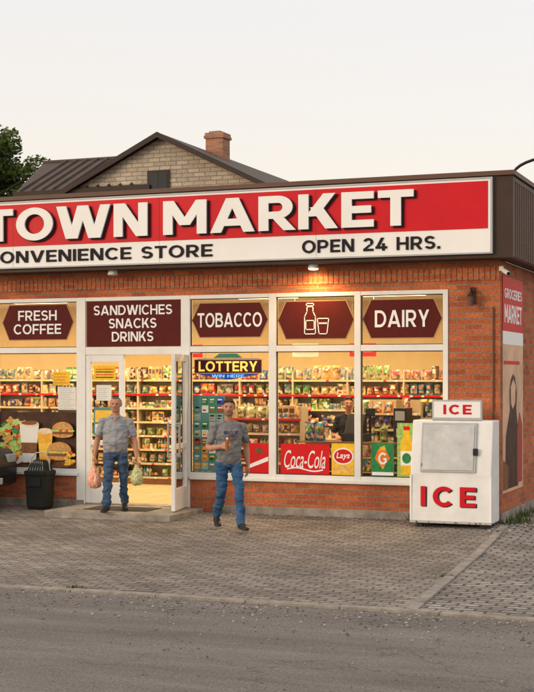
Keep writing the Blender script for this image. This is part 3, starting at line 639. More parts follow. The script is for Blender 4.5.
b=B('top_board',ib); b.box(-.86,-.16,-.62,-.57,1.66,1.90,'whitesign'); b.box(-.88,-.14,-.625,-.565,1.90,1.92,'grey'); b.box(-.88,-.14,-.625,-.565,1.622,1.66,'grey'); b.box(-.88,-.86,-.625,-.565,1.66,1.90,'grey'); b.box(-.16,-.14,-.625,-.565,1.66,1.90,'grey'); b.done(.003)
text('lettering',"ICE",-.71,-.29,1.71,1.85,-.621,rl,ib,bold=.05,depth=.004,gap=.25)

# ---------------------------------------------------------------- litter bin
lb=E('litter_bin'); b=B('bin_body',lb)
cx,cy=-7.60,-.42
def rr(cx,cy,hx,hy,z,r=.05,n=4):
    o=[]
    for sx,sy,a in((1,1,0),(-1,1,90),(-1,-1,180),(1,-1,270)):
        for i in range(n+1):
            t=R(a+90*i/n); o.append((cx+sx*(hx-r)+r*math.cos(t),cy+sy*(hy-r)+r*math.sin(t),z))
    return o
secs=[(.075,.16,.14),(.12,.18,.16),(.62,.195,.18),(.64,.21,.195),(.70,.21,.195),(.72,.17,.16),(.80,.15,.14),(.88,.09,.08)]
vs=[];n=20
for z,hx,hy in secs: vs+=rr(cx,cy,hx,hy,z)
fs=[[j*n+i,j*n+(i+1)%n,(j+1)*n+(i+1)%n,(j+1)*n+i] for j in range(len(secs)-1) for i in range(n)]+[list(range(n-1,-1,-1)),[(len(secs)-1)*n+i for i in range(n)]]
b.add(vs,fs,cm('bin_dark',(.022,.024,.02),.5)); b.box(cx-.12,cx+.12,cy-.20,cy-.185,.45,.58,'black'); b.tube([(cx-.19,cy,.70),(cx-.16,cy,.9),(cx-.07,cy,1.0),(cx+.07,cy,1.0),(cx+.16,cy,.9),(cx+.19,cy,.70)],.010,'grey')
for q in range(7): b.tube([(cx-.15+q*.05,cy-.17,.71),(cx-.10+q*.033,cy-.1,.86)],.005,'grey',5)
b.done(.004)
# ---------------------------------------------------------------- car
car=E('parked_car')
paint=mat('car_paint',(.03,.033,.038),.25,.3,var=.08,spec=.5); tg=mat('car_glass',(.02,.025,.03),.08,var=0,spec=.5)
def hullobj(name,pts,m,parent,bev=.05,seg=4):
    bm=bmesh.new(); v=[bm.verts.new(p) for p in pts]; bmesh.ops.convex_hull(bm,input=v); bmesh.ops.dissolve_limit(bm,angle_limit=R(3),verts=bm.verts,edges=bm.edges)
    me=bpy.data.meshes.new(name); bm.to_mesh(me); bm.free(); me.materials.append(m); o=bpy.data.objects.new(name,me); COL.objects.link(o); o.parent=parent
    md=o.modifiers.new('b','BEVEL'); md.width=bev; md.segments=seg; md.limit_method='ANGLE'; md.angle_limit=R(12)
    me.polygons.foreach_set('use_smooth',[True]*len(me.polygons)); wn=o.modifiers.new('w','WEIGHTED_NORMAL'); return o
yc=-1.18
prf=[(-7.72,.36,.80),(-7.60,.42,.78),(-7.58,.72,.76),(-7.70,.98,.78),(-8.9,1.13,.84),(-11.8,1.16,.82),(-12.08,.9,.8),(-12.05,.4,.8),(-11.9,.32,.8)]
pts=[]
for x,z,hw in prf: pts+=[(x,yc-hw,z),(x,yc+hw,z)]
for x,hw in((-8.3,.89),(-11.5,.89)): pts+=[(x,yc+s_*hw,z) for s_ in(-1,1) for z in(.4,.85)]
hullobj('body',pts,paint,car,.06)
pts=[(-8.75,yc+s_*.76,1.12) for s_ in(-1,1)]+[(-9.55,yc+s_*.60,1.62) for s_ in(-1,1)]+[(-11.3,yc+s_*.60,1.64) for s_ in(-1,1)]+[(-11.95,yc+s_*.72,1.14) for s_ in(-1,1)]
hullobj('cabin_glass',pts,tg,car,.05)
hullobj('roof',[(-9.6,yc+s_*.605,1.615) for s_ in(-1,1)]+[(-11.3,yc+s_*.605,1.635) for s_ in(-1,1)]+[(-9.75,yc+s_*.52,1.67) for s_ in(-1,1)]+[(-11.2,yc+s_*.52,1.68) for s_ in(-1,1)],paint,car,.02)
b=B('trim',car)
for x in(-10.3,-11.2):
    for s_ in(-1,1): b.add([(x-.05,yc+s_*.775,1.13),(x+.05,yc+s_*.775,1.13),(x+.03,yc+s_*.62,1.62),(x-.03,yc+s_*.62,1.62),(x-.05,yc+s_*.74,1.13),(x+.05,yc+s_*.74,1.13),(x+.03,yc+s_*.58,1.62),(x-.03,yc+s_*.58,1.62)],[(0,1,2,3),(4,7,6,5),(0,4,5,1),(1,5,6,2),(2,6,7,3),(3,7,4,0)],paint)
for s_ in(-1,1):
    b.box(-7.74,-7.60,yc+s_*.50,yc+s_*.74,.76,.90,'grey'); b.box(-12.1,-12.0,yc+s_*.5,yc+s_*.76,.8,1.0,red)
    b.box(-9.3,-9.1,yc+s_*.84,yc+s_*1.0,1.1,1.24,paint)
b.box(-7.60,-7.555,yc-.42,yc+.42,.55,.72,'black'); b.box(-7.575,-7.545,yc-.26,yc+.26,.42,.53,'grey')
b.done(.02)
b=B('wheels',car)
for x in(-8.4,-11.2):
    for s_ in(-1,1):
        b.cyl((x,yc+s_*.68,.35),(x,yc+s_*.905,.35),.33,.33,'black',28); b.cyl((x,yc+s_*.9,.35),(x,yc+s_*.915,.35),.21,.19,'metal',20); b.cyl((x,yc+s_*.80,.37),(x,yc+s_*.895,.37),.385,.385,'black',28)
b.done(.012)
car.location=(-.50,.08,.07)

# ---------------------------------------------------------------- house behind
hs=E('brick_house'); yh=12.0; ax=-11.33; az=8.46; ez=5.93; hwid=5.2
roofm=mat('roof_sheet',(.085,.062,.052),.7,var=.25,scale=1.5); verge=mat('verge_board',(.05,.035,.03),.7,var=.1)
b=B('walls',hs)
b.prism([(ax-4.9,0),(ax+4.9,0),(ax+4.9,ez+.1),(ax,az-.03),(ax-4.9,ez+.1)],yh,yh+9,'housebrick')
b.box(-15.4,ax-4.9,12.6,20,0,7.1,'housebrick')
b.done()
b=B('roof',hs)
def slope(s_):
    sx=s_*hwid
    vs=[(ax,yh-.22,az),(ax+sx,yh-.22,ez),(ax+sx,yh+9.4,ez),(ax,yh+9.4,az),(ax,yh-.22,az+.07),(ax+sx,yh-.22,ez+.07),(ax+sx,yh+9.4,ez+.07),(ax,yh+9.4,az+.07)]
    b.add(vs,[(0,1,2,3),(4,7,6,5),(0,4,5,1),(1,5,6,2),(2,6,7,3),(3,7,4,0)],roofm)
    vs=[(ax,yh-.25,az-.06),(ax+sx,yh-.25,ez-.06),(ax+sx,yh-.221,ez-.06),(ax,yh-.221,az-.06),(ax,yh-.25,az+.08),(ax+sx,yh-.25,ez+.08),(ax+sx,yh-.221,ez+.08),(ax,yh-.221,az+.08)]
    b.add(vs,[(0,1,2,3),(4,7,6,5),(0,4,5,1),(1,5,6,2),(2,6,7,3),(3,7,4,0)],verge)
slope(1); slope(-1)
b.add([(-15.6,11.9,7.2),(-11.6,11.9,7.2),(-11.6,14.5,8.4),(-16.25,14.5,8.4),(-17.0,18,7.0),(-11.6,18,7.0)],[(0,1,2,3),(3,2,5,4)],roofm)
x=-15.5
while x<-12:
    b.add([(x,11.9,7.21),(x+.06,11.9,7.21),(x+.06,14.5,8.41),(x,14.5,8.41),(x+.01,11.9,7.26),(x+.05,11.9,7.26),(x+.05,14.5,8.46),(x+.01,14.5,8.46)],[(4,5,6,7),(0,1,5,4),(1,2,6,5),(3,0,4,7)],roofm); x+=.33
b.cyl((-16.25,14.5,8.40),(-11.6,14.5,8.40),.06,.06,roofm)
b.box(-15.65,-11.6,11.86,11.9,7.08,7.21,verge)
b.done()
b=B('attic_window',hs); b.box(-11.70,-11.08,yh-.05,yh-.002,6.75,7.58,verge); b.box(-11.64,-11.14,yh-.06,yh-.051,6.80,7.52,cm('dark_glass',(.03,.035,.04),.1)); b.box(-11.40,-11.38,yh-.07,yh-.0605,6.80,7.52,verge); b.done()
ch=B('chimney',hs); ch.box(-11.22,-10.70,14.6,15.1,7.6,8.80,'chimbrick'); ch.box(-11.26,-10.66,14.56,15.14,8.80,8.88,'chimbrick'); ch.box(-11.24,-10.68,14.58,15.12,8.88,8.96,'chimbrick'); ch.box(-11.14,-10.8,14.65,15.0,8.96,9.01,'conc'); ch.done(.01)

# ---------------------------------------------------------------- trees
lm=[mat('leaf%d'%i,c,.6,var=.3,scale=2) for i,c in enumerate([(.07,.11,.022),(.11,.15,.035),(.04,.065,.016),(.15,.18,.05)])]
bark=mat('bark',(.09,.065,.045),.9,var=.3,scale=8,bump=.6)
def tree(x,y,h,r,seed,nl=9000):
    rs=random.Random(seed); e=E('leafy_tree'); b=B('trunk',e); top=Vector((x,y,h-r*.9)); b.cyl((x,y,-.05),top,.22,.1,bark)
    cl=[]
    for i in range(48):
        a=rs.uniform(0,6.283); el=rs.uniform(-.9,1.4); rr_=r*rs.uniform(.35,.98)
        c=Vector((x+rr_*math.cos(a)*math.cos(el),y+rr_*math.sin(a)*math.cos(el),h-r+rr_*math.sin(el)*1.15)); cl.append((c,r*rs.uniform(.16,.34)))
        if i<16: b.cyl(top+Vector((0,0,-rs.random()*r)),c,.06,.015,bark,6)
    b.done()
    l=B('foliage',e)
    for i in range(nl):
        c,cr=rs.choice(cl); d=Vector((rs.gauss(0,1),rs.gauss(0,1),rs.gauss(0,1))).normalized()*cr*rs.uniform(.35,1.1)**.6
        p=c+d; s_=rs.uniform(.05,.10); u=Vector((rs.gauss(0,1),rs.gauss(0,1),rs.gauss(0,.6))).normalized(); v=u.orthogonal().normalized()
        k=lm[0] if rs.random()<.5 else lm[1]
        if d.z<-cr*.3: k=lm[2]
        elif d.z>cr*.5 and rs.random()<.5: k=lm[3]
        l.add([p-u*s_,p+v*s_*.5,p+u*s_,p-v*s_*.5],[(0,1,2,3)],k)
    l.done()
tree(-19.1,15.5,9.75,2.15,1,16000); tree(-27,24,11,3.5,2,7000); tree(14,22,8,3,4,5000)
e=E('weeds'); l=B('blades',e)
for i in range(560):
    cx_,cy_=random.choice([(.12,-.1),(.15,.5),(.12,1.2),(.2,1.9),(.14,2.6),(.3,.2),(-1.3,-.06),(-4.5,-.08),(.5,-5.2),(-3,-7.45),(-6,-7.45)])
    zz=.075 if cy_>-1 else 0
    p=Vector((cx_+random.gauss(0,.06),cy_+random.gauss(0,.12) if cx_>0 and cy_>-1 else cy_-abs(random.gauss(0,.02)),zz)); h=random.uniform(.04,.16)*(1 if cy_>-1 else .3); d=Vector((random.gauss(0,.4),random.gauss(0,.4),1)).normalized()*h
    q=Vector((random.gauss(0,1),random.gauss(0,1),0)).normalized()*.008
    l.add([p-q,p+q,p+d*.6+q*.7,p+d],[(0,1,2,3)],random.choice(lm))
l.done()

# ---------------------------------------------------------------- people
def V3(r): return np.array([r]*3,float) if np.isscalar(r) else np.array(r,float)
_u=[]
for j in range(1,8):
    for i in range(12):
        a=math.pi*j/8; b_=2*math.pi*i/12; _u.append((math.sin(a)*math.cos(b_),math.sin(a)*math.sin(b_),math.cos(a)))
_u+=[(0,0,1),(0,0,-1)]; _u=np.array(_u)
def blend_mesh(name,prims,mats,parent,voxel=.006,smooth=3,disp=None,hairline=None):
    bm=bmesh.new()
    for lab,c0,r0,c1,r1 in prims:
        pts=np.concatenate([np.array(c0)+_u*V3(r0),np.array(c1)+_u*V3(r1)])
        vs=[bm.verts.new(p) for p in pts]; rsl=bmesh.ops.convex_hull(bm,input=vs)
        dead=[v for v in set(rsl['geom_interior']+rsl['geom_unused']) if isinstance(v,bmesh.types.BMVert)]
        bmesh.ops.delete(bm,geom=dead,context='VERTS')
    me=bpy.data.meshes.new(name); bm.to_mesh(me); bm.free(); o=bpy.data.objects.new('tmp',me); COL.objects.link(o)
    md=o.modifiers.new('r','REMESH'); md.mode='VOXEL'; md.voxel_size=voxel
    sm=o.modifiers.new('s','SMOOTH'); sm.factor=.5; sm.iterations=smooth
    dg=bpy.context.evaluated_depsgraph_get(); me=bpy.data.meshes.new_from_object(o.evaluated_get(dg)); bpy.data.objects.remove(o)
    labs=sorted(set(p[0] for p in prims))
    def lab_of(P_):
        best=np.full(len(P_),1e9); L_=np.zeros(len(P_),int)
        for lab,c0,r0,c1,r1 in prims:
            c0=np.array(c0,float);c1=np.array(c1,float);r0=V3(r0);r1=V3(r1); d=c1-c0; dd=d@d
            t=np.clip(((P_-c0)@d)/dd,0,1) if dd>1e-9 else np.zeros(len(P_))
            c=c0+t[:,None]*d; r=r0+t[:,None]*(r1-r0); q=(P_-c); kk=np.linalg.norm(q/r,axis=1); ln=np.linalg.norm(q,axis=1)
            ds=ln*(1-1/np.maximum(kk,1e-6)); m_=ds<best; best[m_]=ds[m_]; L_[m_]=labs.index(lab)
        return L_
    n=len(me.vertices); co=np.zeros(n*3); me.vertices.foreach_get('co',co); co=co.reshape(-1,3); no=np.zeros(n*3); me.vertices.foreach_get('normal',no); no=no.reshape(-1,3)
    if disp:
        vl=lab_of(co)
        for i in range(n):
            fn=disp.get(labs[vl[i]])
            if fn: co[i]+=no[i]*fn(Vector(co[i]))
    m=len(me.polygons); ce=np.zeros(m*3); me.polygons.foreach_get('center',ce); ce=ce.reshape(-1,3); fl=lab_of(ce)
    if hairline: fl=hairline(ce,fl,labs)
    me.vertices.foreach_set('co',co.ravel()); me.materials.clear()
    for lb_ in labs: me.materials.append(mats[lb_])
    me.polygons.foreach_set('material_index',fl.tolist()); me.polygons.foreach_set('use_smooth',[True]*m); me.update()
    o=bpy.data.objects.new(name,me); COL.objects.link(o); o.parent=parent; return o
def hand(prims,W,d,n,s,curl=.5,sc=1.0):
    W=np.array(W,float); d=np.array(d,float)/np.linalg.norm(d); n=np.array(n,float); n-=d*(n@d); n/=np.linalg.norm(n); s=np.array(s,float); s-=d*(s@d)+n*(s@n); s/=np.linalg.norm(s)
    ln=[.072,.082,.076,.06]
    for i in range(4):
        off=(1.5-i)*.021; k0=W+d*.005+s*off*.55; k1=W+d*(.092-.004*abs(i-1))*sc+s*off
        prims.append(('skin',k0,.016,k1,.0135))
        a=curl*.7; p=k1
        for q,(fl,rr_) in enumerate(((.45,.0105),(.32,.0095),(.25,.0085))):
            dirv=d*math.cos(a)+n*math.sin(a); p2=p+dirv*ln[i]*fl*1.1*sc; prims.append(('skin',p,rr_,p2,rr_-.001)); p=p2; a+=curl
    t0=W+d*.025+s*.022; t1=t0+(d*.5+s*.55+n*.3)*.045; t2=t1+(d*.8+s*.1+n*.5)*.032; t3=t2+(d*.8-s*.1+n*.5)*.025
    prims+= [('skin',t0,.017,t1,.013),('skin',t1,.012,t2,.011),('skin',t2,.011,t3,.009)]
def head(prims,piv,yaw,pitch,wide=1.0,hairvol=1.0,fringe=True,jaw=1.0,recede=0,beard=False):
    c,s_=math.cos(yaw),math.sin(yaw); cp,sp=math.cos(pitch),math.sin(pitch)
    def T(p):
        x,y,z=p; y,z=y*cp-z*sp,y*sp+z*cp; return (piv[0]+x*c-y*s_,piv[1]+x*s_+y*c,piv[2]+z)
    A=lambda lab,p,r,q,r2: prims.append((lab,T(p),r,T(q),r2))
    A('skin',(0,.015,.150),(.075*wide,.092,.086),(0,.01,.135),(.075*wide,.09,.08))
    A('skin',(0,-.02,.12),(.064*wide,.07,.07),(0,-.052,.04),(.038*wide*jaw,.03,.026))
    A('skin',(.03,-.03,.055),(.032*jaw,.03,.03),(-.03,-.03,.055),(.032*jaw,.03,.03))
    A('skin',(0,-.084,.145),(.009,.01,.01),(0,-.108,.108),(.014,.013,.011))
    A('skin',(.014,-.094,.106),.009,(-.014,-.094,.106),.009)
    for sx in(-1,1):
        A('skin',(sx*.015,-.08,.158),.010,(sx*.045,-.07,.157),.011)
        A('brow',(sx*.018,-.0885,.160),.0045,(sx*.042,-.079,.160),.0042)
        A('skin',(sx*.04,-.062,.115),.02,(sx*.035,-.05,.08),.022)
        A('skin',(sx*.079*wide,.012,.145),(.010,.02,.018),(sx*.077*wide,.008,.11),(.009,.013,.014))
        A('eye',(sx*.030,-.0745,.139),(.009,.008,.005),(sx*.031,-.0745,.139),(.009,.008,.005))
    A('lips',(-.018,-.0800,.071),(.008,.006,.0055),(.018,-.0800,.071),(.008,.006,.0055))
    h=hairvol
    A('hair',(0,.025,.163),(.079*wide+.002*h,.091+.003*h,.080+.005*h),(0,.03,.145),(.079*wide+.001*h,.089,.078))
    A('hair',(0,.06,.12),(.066,.05,.06),(0,.055,.09),(.055,.04,.04))
    if fringe: A('hair',(-.035,-.028,.218),(.03,.034,.018),(.035,-.028,.218),(.03,.034,.018))
    def hl(ce,fl,labs):
        hi=labs.index('hair'); sk=labs.index('skin')
        x=ce[:,0]-piv[0]; y=ce[:,1]-piv[1]; z=ce[:,2]-piv[2]
        X=x*c+y*s_; Y=-x*s_+y*c; Yl=Y*cp+z*sp; Zl=-Y*sp+z*cp
        front=.202+recede*.02
        line=np.where(Yl<-.045,front,np.where(Yl<-.01,front-(Yl+.045)/.035*.045,np.where(Yl<.03,.128,.075)))
        wob=.004*np.sin(X*160)+.003*np.sin(X*71+1)
        m_=(fl==hi)&(Zl<line+wob)&(Zl>-.05); fl[m_]=sk
        if recede>0:
            m_=(fl==hi)&(Yl<-.0)&(np.abs(X)>.02)&(Zl<.225); fl[m_]=sk
        if beard and 'beard' in labs:
            m_=(fl==sk)&(Zl<.085)&(Zl>.012)&(Yl<-.012)&(Yl>-.2); fl[m_]=labs.index('beard')
        return fl
    return hl
def fold(a,f): return (lambda p: a*(noise.noise(Vector((p.x*f,p.y*f,p.z*f*1.7)))+.5*noise.noise(Vector((p.x*f*2.3+7,p.y*f*2.3,p.z*f*3.1)))-.35*abs(noise.noise(Vector((p.x*f*1.2+3,p.y*f*1.2,p.z*f*2.6+p.x*9))))))
skinm=lambda n,c: mat(n,c,.55,var=.10,scale=20)
def jeansmat(n,c): return mat(n,c,.85,var=.38,scale=6,bump=.25,bscale=120)
def shirtcheck():
    m,nt,b=_nt('checked_shirt'); N=nt.nodes;L=nt.links; tc=N.new('ShaderNodeTexCoord')
    sp=N.new('ShaderNodeSeparateXYZ'); L.new(tc.outputs['Object'],sp.inputs[0]); res=[]
    for ax_,f in((0,260),(2,260)):
        a=N.new('ShaderNodeMath'); a.operation='MULTIPLY'; a.inputs[1].default_value=f; L.new(sp.outputs[ax_],a.inputs[0]); s_=N.new('ShaderNodeMath'); s_.operation='SINE'; L.new(a.outputs[0],s_.inputs[0])
        g_=N.new('ShaderNodeMath'); g_.operation='GREATER_THAN'; g_.inputs[1].default_value=.45; L.new(s_.outputs[0],g_.inputs[0]); res.append(g_)
    ad=N.new('ShaderNodeMath'); L.new(res[0].outputs[0],ad.inputs[0]); L.new(res[1].outputs[0],ad.inputs[1])
    r=N.new('ShaderNodeValToRGB'); r.color_ramp.elements[0].color=(.34,.34,.35,1); r.color_ramp.elements[1].color=(.20,.22,.25,1); hv=N.new('ShaderNodeMath'); hv.operation='MULTIPLY'; hv.inputs[1].default_value=.5; L.new(ad.outputs[0],hv.inputs[0]); L.new(hv.outputs[0],r.inputs[0])
    L.new(r.outputs[0],b.inputs['Base Color']); b.inputs['Roughness'].default_value=.9; return m
def legs(pr,Rk,Ra,Rt,Lk,La,Lt,hz=.93,th=.098):
    for sx,k_,a_,t_ in((-1,Rk,Ra,Rt),(1,Lk,La,Lt)):
        h=(sx*.092,.005,hz-.03); k_=np.array(k_);a_=np.array(a_);t_=np.array(t_)
        pr.append(('jeans',h,(th*.93,th*1.08,th),k_+np.array([0,.0,.03]),(.068,.072,.07))); pr.append(('jeans',k_+np.array([0,0,.03]),(.068,.072,.07),k_*.72+a_*.28,(.064,.07,.06)))
        pr.append(('jeans',k_*.72+a_*.28,(.062,.068,.06),a_+(k_-a_)*.02,(.060,.068,.035)))
        d=t_-a_; hl=a_+np.array([0,0,-.035])-d/np.linalg.norm(d)*np.array([.035,.035,0])
        pr.append(('shoe',hl,(.040,.044,.04),t_,(.046,.05,.030))); pr.append(('shoe',a_+np.array([0,0,-.01]),(.04,.045,.03),(a_+t_)/2+np.array([0,0,.01]),(.04,.042,.035)))
        pr.append(('sole',hl+np.array([0,0,-.024]),(.041,.046,.014),t_+np.array([0,0,-.018]),(.047,.052,.012)))
# --- man 1 stepping out with shopping bags
m1=E('man_with_bags',(-5.86,-1.06,.142),R(22)); m1.scale=(1.09,1.07,1.0)
pr=[]
legs(pr,(-.110,-.11,.515),(-.118,-.15,.095),(-.15,-.295,.038),(.108,.00,.50),(.112,.155,.115),(.13,.015,.043),th=.104)
pr.append(('jeans',(0,0,.97),(.160,.118,.06),(0,0,.90),(.168,.118,.07)))
pr.append(('shirt',(0,-.01,.945),(.178,.140,.040),(0,-.03,1.10),(.184,.162,.07)))
pr.append(('shirt',(0,-.03,1.10),(.184,.162,.07),(0,-.005,1.32),(.188,.128,.09)))
pr.append(('shirt',(0,-.005,1.32),(.188,.128,.09),(0,.012,1.43),(.165,.09,.045)))
for sx in(-1,1):
    sw=-.05*sx
    pr.append(('shirt',(0,.015,1.485),(.06,.06,.03),(sx*.175,.012,1.425),(.05,.065,.05)))
    pr.append(('shirt',(sx*.185,.01,1.42),(.062,.07,.06),(sx*.245,.015+sw*.3,1.20),(.066,.070,.02)))
    pr.append(('skin',(sx*.22,.015+sw*.2,1.27),.049,(sx*.268,.02+sw*.5,1.13),.043))
    pr.append(('skin',(sx*.268,.02+sw*.5,1.13),.043,(sx*.28,-.0+sw*.6,1.06),.044)); pr.append(('skin',(sx*.28,-.0+sw*.6,1.06),.044,(sx*.305,-.06+sw,.88),.028))
    hand(pr,(sx*.305,-.06+sw,.88),(sx*.04,-.10,-1),(-sx*1,0,0),(0,-1,0),curl=1.05)
    pr.append(('shirt',(sx*.02,-.075,1.475),(.028,.012,.012),(sx*.055,.0,1.512),(.02,.02,.014)))
pr.append(('skin',(0,.01,1.46),(.058,.060,.05),(0,-.005,1.585),(.056,.058,.04)))
pr.append(('skin',(0,-.075,1.44),(.02,.03,.02),(0,-.04,1.50),(.03,.03,.02)))
hl1=head(pr,(0,-.005,1.55),R(-5),R(4),wide=1.06,hairvol=.4,fringe=False,jaw=1.2,recede=1)
mm={'skin':skinm('skin_a',(.46,.235,.15)),'hair':mat('hair_grey',(.09,.078,.07),.8,var=.35,scale=60),'brow':mat('brow_a',(.11,.07,.05),.9),'eye':mat('eye_a',(.06,.04,.03),.4,var=0),'lips':mat('lips_a',(.32,.13,.10),.6,var=0),'shirt':shirtcheck(),'jeans':jeansmat('jeans_a',(.05,.09,.16)),'shoe':mat('shoe_a',(.02,.018,.018),.5),'sole':mat('sole_a',(.05,.045,.04),.8)}
o=blend_mesh('body',pr,mm,m1,disp={'shirt':fold(.020,8),'jeans':fold(.022,9),'hair':fold(.004,60)},hairline=hl1)
def bag(name,ztop,zb,hw,c,seed):
    e=E(name)
    pr=[('bag',(0,0,zb+.09),(hw,.075,.09),(0,0,zb+.17),(hw*.92,.07,.06)),('bag',(0,0,zb+.17),(hw*.92,.07,.06),(0,0,ztop-.07),(.03,.022,.02)),('bag',(0,0,ztop-.07),(.024,.016,.02),(0,0,ztop+.005),(.012,.02,.012)),
        ('bag',(hw*.3,.01,zb+.06),(hw*.6,.07,.06),(-hw*.3,0,zb+.05),(hw*.5,.06,.05))]
    m=mat(name+'_film',c,.35,var=.35,scale=9,spec=.5)
    blend_mesh('bag_film',pr,{'bag':m},e,voxel=.006,smooth=2,disp={'bag':lambda p:.018*noise.noise(Vector((p.x*22+seed,p.y*22,p.z*11)))+.010*noise.noise(Vector((p.x*60+seed,p.y*60,p.z*25)))})
    return e
def toworld(e,p): return Matrix.Translation(e.location)@Matrix.Rotation(e.rotation_euler.z,4,'Z')@Vector((p[0]*e.scale[0],p[1]*e.scale[1],p[2]*e.scale[2]))
for sx,c,sd,zb in((-1,(.80,.36,.24),1,.37),(1,(.50,.50,.24),5,.42)):
    p=toworld(m1,(sx*.310,-.075-.05*sx,.80)); e=bag('shopping_bag',.80,zb,.115 if sx<0 else .10,c,sd); e.location=(p.x,p.y,.142); e.rotation_euler=(0,0,R(21+10*sx))
# --- man 2 walking
m2=E('man_walking',(-3.58,-1.92,.032),R(38)); m2.scale=(1.09,1.09,1.065)
pr=[]
legs(pr,(-.085,.045,.50),(-.090,.29,.165),(-.098,.175,.055),(.10,-.185,.53),(.10,-.275,.105),(.118,-.42,.055),th=.098)
pr.append(('jeans',(0,0,.97),(.150,.110,.06),(0,0,.90),(.160,.112,.07)))
pr.append(('shirt',(0,-.0,.915),(.176,.134,.035),(0,-.02,1.08),(.170,.134,.07)))
pr.append(('shirt',(0,-.02,1.08),(.170,.134,.07),(0,-.015,1.32),(.187,.124,.09)))
pr.append(('shirt',(0,-.015,1.32),(.187,.124,.09),(0,.005,1.43),(.165,.088,.045)))
for sx in(-1,1): pr.append(('shirt',(0,.012,1.475),(.062,.06,.03),(sx*.175,.01,1.425),(.05,.065,.05)))
pr.append(('shirt',(-.188,.01,1.42),(.06,.068,.06),(-.25,.035,1.20),(.066,.070,.03)))
pr.append(('skin',(-.225,.03,1.27),.047,(-.265,.05,1.14),.041)); pr.append(('skin',(-.265,.05,1.14),.042,(-.25,-.02,1.12),.043)); pr.append(('skin',(-.25,-.02,1.12),.043,(-.15,-.205,1.15),.029))
hand(pr,(-.15,-.205,1.15),(.45,-.9,.12),(1,.45,0),(0,0,1),curl=.85)
pr.append(('shirt',(.188,.01,1.42),(.06,.068,.06),(.25,.05,1.21),(.064,.070,.03)))
pr.append(('skin',(.23,.045,1.27),.047,(.27,.095,1.13),.041)); pr.append(('skin',(.27,.095,1.13),.041,(.278,.09,1.07),.043)); pr.append(('skin',(.278,.09,1.07),.043,(.285,.05,.88),.028))
hand(pr,(.285,.05,.88),(.0,-.12,-1),(-1,0,0),(0,-1,0),curl=.4)
pr.append(('skin',(0,.01,1.46),(.057,.058,.05),(0,-.015,1.585),(.055,.058,.04)))
hl2=head(pr,(0,-.018,1.545),R(-18),R(6),wide=1.03,hairvol=1.0,fringe=True,jaw=1.1,beard=True)
pr.append(('beard',(0,-.055,1.565),(.01,.01,.01),(0,-.054,1.565),(.01,.01,.01)))
mm2={'skin':skinm('skin_b',(.46,.235,.155)),'hair':mat('hair_brown',(.05,.032,.022),.7,var=.35,scale=60),'beard':mat('stubble',(.30,.16,.11),.8,var=.3,scale=80),'brow':mat('brow_b',(.06,.035,.025),.9),'eye':mat('eye_b',(.05,.035,.03),.4,var=0),'lips':mat('lips_b',(.30,.12,.10),.6,var=0),'shirt':mat('grey_tshirt',(.20,.195,.20),.95,var=.16,scale=30),'jeans':jeansmat('jeans_b',(.035,.095,.20)),'shoe':mat('shoe_b',(.02,.018,.02),.5),'sole':mat('sole_b',(.08,.075,.07),.8)}
o=blend_mesh('body',pr,mm2,m2,disp={'shirt':fold(.022,8),'jeans':fold(.022,9),'hair':fold(.008,45)},hairline=hl2)
bv=BVHTree.FromPolygons([v.co[:] for v in o.data.vertices],[p.vertices[:] for p in o.data.polygons])
prn=cm('print_red',(.30,.07,.04)); prn2=cm('print_blue',(.05,.06,.12))
for s,xa,xb,za,zb_,mt in(("BRONX",-.10,.10,1.31,1.355,prn2),("ATHLETIC",-.085,.085,1.225,1.25,prn),("85",-.045,.045,1.26,1.302,prn)):
    t=text('shirt_print',s,xa,xb,za,zb_,-.3,mt,m2,bold=.03,depth=.004)
    for v in t.data.vertices:
        h=bv.ray_cast(Vector((v.co.x,-1,v.co.z)),Vector((0,1,0)))
        if h[0]: v.co.y=h[0].y-.003-(0.002 if v.co.y<-.302 else 0)
ph=E('drink_bottle'); b=B('bottle',ph)
p=toworld(m2,(-.095,-.285,1.10))
b.cyl((0,0,0),(0,0,.12),.03,.03,cm('bottle_amber',(.30,.12,.04),.2),16); b.cyl((0,0,.12),(0,0,.16),.03,.013,M['bottle_amber'],16); b.cyl((0,0,.16),(0,0,.185),.015,.015,'whitesign',12); b.done(); ph.location=(p.x,p.y,p.z)
# --- shop cashier behind the counter
m3=E('cashier',(-3.02,2.0,.15),R(12)); m3.scale=(1,1,.99)
pr=[]
legs(pr,(-.10,.0,.51),(-.105,.02,.095),(-.12,-.11,.038),(.10,.0,.51),(.105,.02,.095),(.12,-.11,.038),th=.095)
pr.append(('jeans',(0,0,.97),(.150,.11,.06),(0,0,.90),(.158,.11,.07)))
pr.append(('shirt',(0,0,.94),(.165,.125,.04),(0,-.01,1.10),(.160,.125,.07))); pr.append(('shirt',(0,-.01,1.10),(.160,.125,.07),(0,-.005,1.32),(.178,.12,.09))); pr.append(('shirt',(0,-.005,1.32),(.178,.12,.09),(0,.01,1.43),(.155,.088,.045)))
for sx in(-1,1):
    pr.append(('shirt',(0,.012,1.475),(.06,.06,.03),(sx*.165,.01,1.42),(.05,.06,.05)))
    pr.append(('shirt',(sx*.178,.01,1.41),(.058,.065,.058),(sx*.235,.0,1.20),(.06,.062,.03))); pr.append(('skin',(sx*.22,.0,1.25),.042,(sx*.25,.0,1.12),.038)); pr.append(('skin',(sx*.25,.0,1.12),.040,(sx*.16,-.24,1.12),.026))
    hand(pr,(sx*.16,-.24,1.12),(-sx*.2,-1,-.1),(0,0,-1),(-sx,0,0),curl=.35)
pr.append(('skin',(0,.01,1.46),(.052,.055,.05),(0,-.01,1.58),(.05,.054,.04)))
hl3=head(pr,(0,-.01,1.545),R(15),R(8),wide=.98,hairvol=1.2,fringe=True)
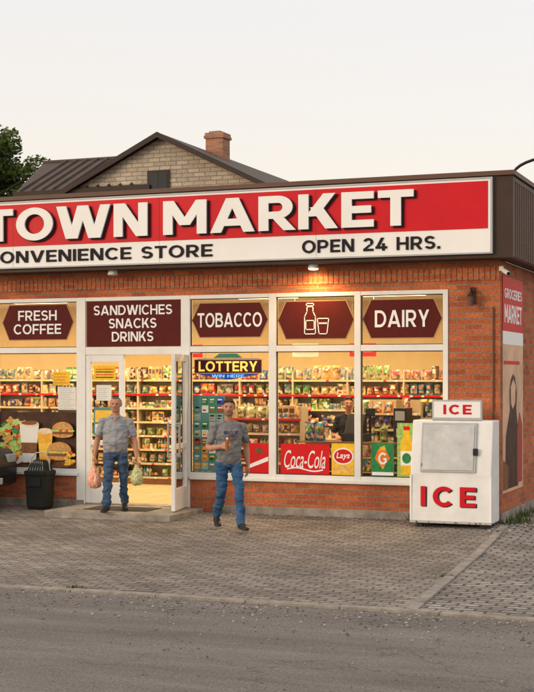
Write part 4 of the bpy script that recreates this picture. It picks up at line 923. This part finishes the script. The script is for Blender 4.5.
mm3=dict(mm2); mm3['shirt']=mat('black_uniform',(.02,.02,.024),.9); mm3['hair']=mat('hair_dark',(.02,.015,.012),.7,var=.3,scale=60)
blend_mesh('body',pr,mm3,m3,voxel=.008,disp={'shirt':fold(.012,8)},hairline=hl3)

# ---------------------------------------------------------------- sky, sun, camera
W=bpy.data.worlds.new("World"); S.world=W; W.use_nodes=True; nt=W.node_tree; nt.nodes.clear(); N=nt.nodes; L=nt.links
out=N.new('ShaderNodeOutputWorld'); sky=N.new('ShaderNodeTexSky'); sky.sky_type='NISHITA'; sky.sun_disc=False
sun_el=R(14); sun_az=R(222)
sky.sun_elevation=sun_el; sky.sun_rotation=sun_az; sky.dust_density=3; sky.air_density=.7
b1=N.new('ShaderNodeBackground'); b1.inputs[1].default_value=.05; L.new(sky.outputs[0],b1.inputs[0])
tc=N.new('ShaderNodeTexCoord'); sp=N.new('ShaderNodeSeparateXYZ'); L.new(tc.outputs['Generated'],sp.inputs[0])
rp=N.new('ShaderNodeValToRGB'); el=rp.color_ramp.elements; el[0].position=0; el[0].color=(.98,.76,.54,1); el[1].position=.55; el[1].color=(1.0,.94,.87,1)
q=el.new(.10); q.color=(.90,.77,.61,1); q=el.new(.17); q.color=(.86,.78,.68,1); q=el.new(.27); q.color=(.83,.79,.74,1); L.new(sp.outputs[2],rp.inputs[0])
b2=N.new('ShaderNodeBackground'); b2.inputs[1].default_value=1.0; L.new(rp.outputs[0],b2.inputs[0])
ad=N.new('ShaderNodeAddShader'); L.new(b1.outputs[0],ad.inputs[0]); L.new(b2.outputs[0],ad.inputs[1]); L.new(ad.outputs[0],out.inputs[0])
l=bpy.data.lights.new('sun','SUN'); l.energy=1.0; l.angle=R(12); l.color=(1,.74,.48); lo=bpy.data.objects.new('sun',l); COL.objects.link(lo)
dirv=Vector((math.sin(sun_az)*math.cos(sun_el),math.cos(sun_az)*math.cos(sun_el),math.sin(sun_el))); lo.rotation_euler=dirv.to_track_quat('Z','Y').to_euler()
S.view_settings.view_transform='Standard'; S.view_settings.look='None'; S.view_settings.exposure=0
c=bpy.data.cameras.new('camera'); co=bpy.data.objects.new('camera',c); COL.objects.link(co); S.camera=co
c.sensor_fit='HORIZONTAL'; c.sensor_width=36; c.lens=36*1400/534; c.shift_y=30/534; c.clip_end=3000
co.location=(4.32,-20.69,2.27); co.rotation_euler=(R(90),0,R(21.25))
print('done',len(bpy.data.objects))
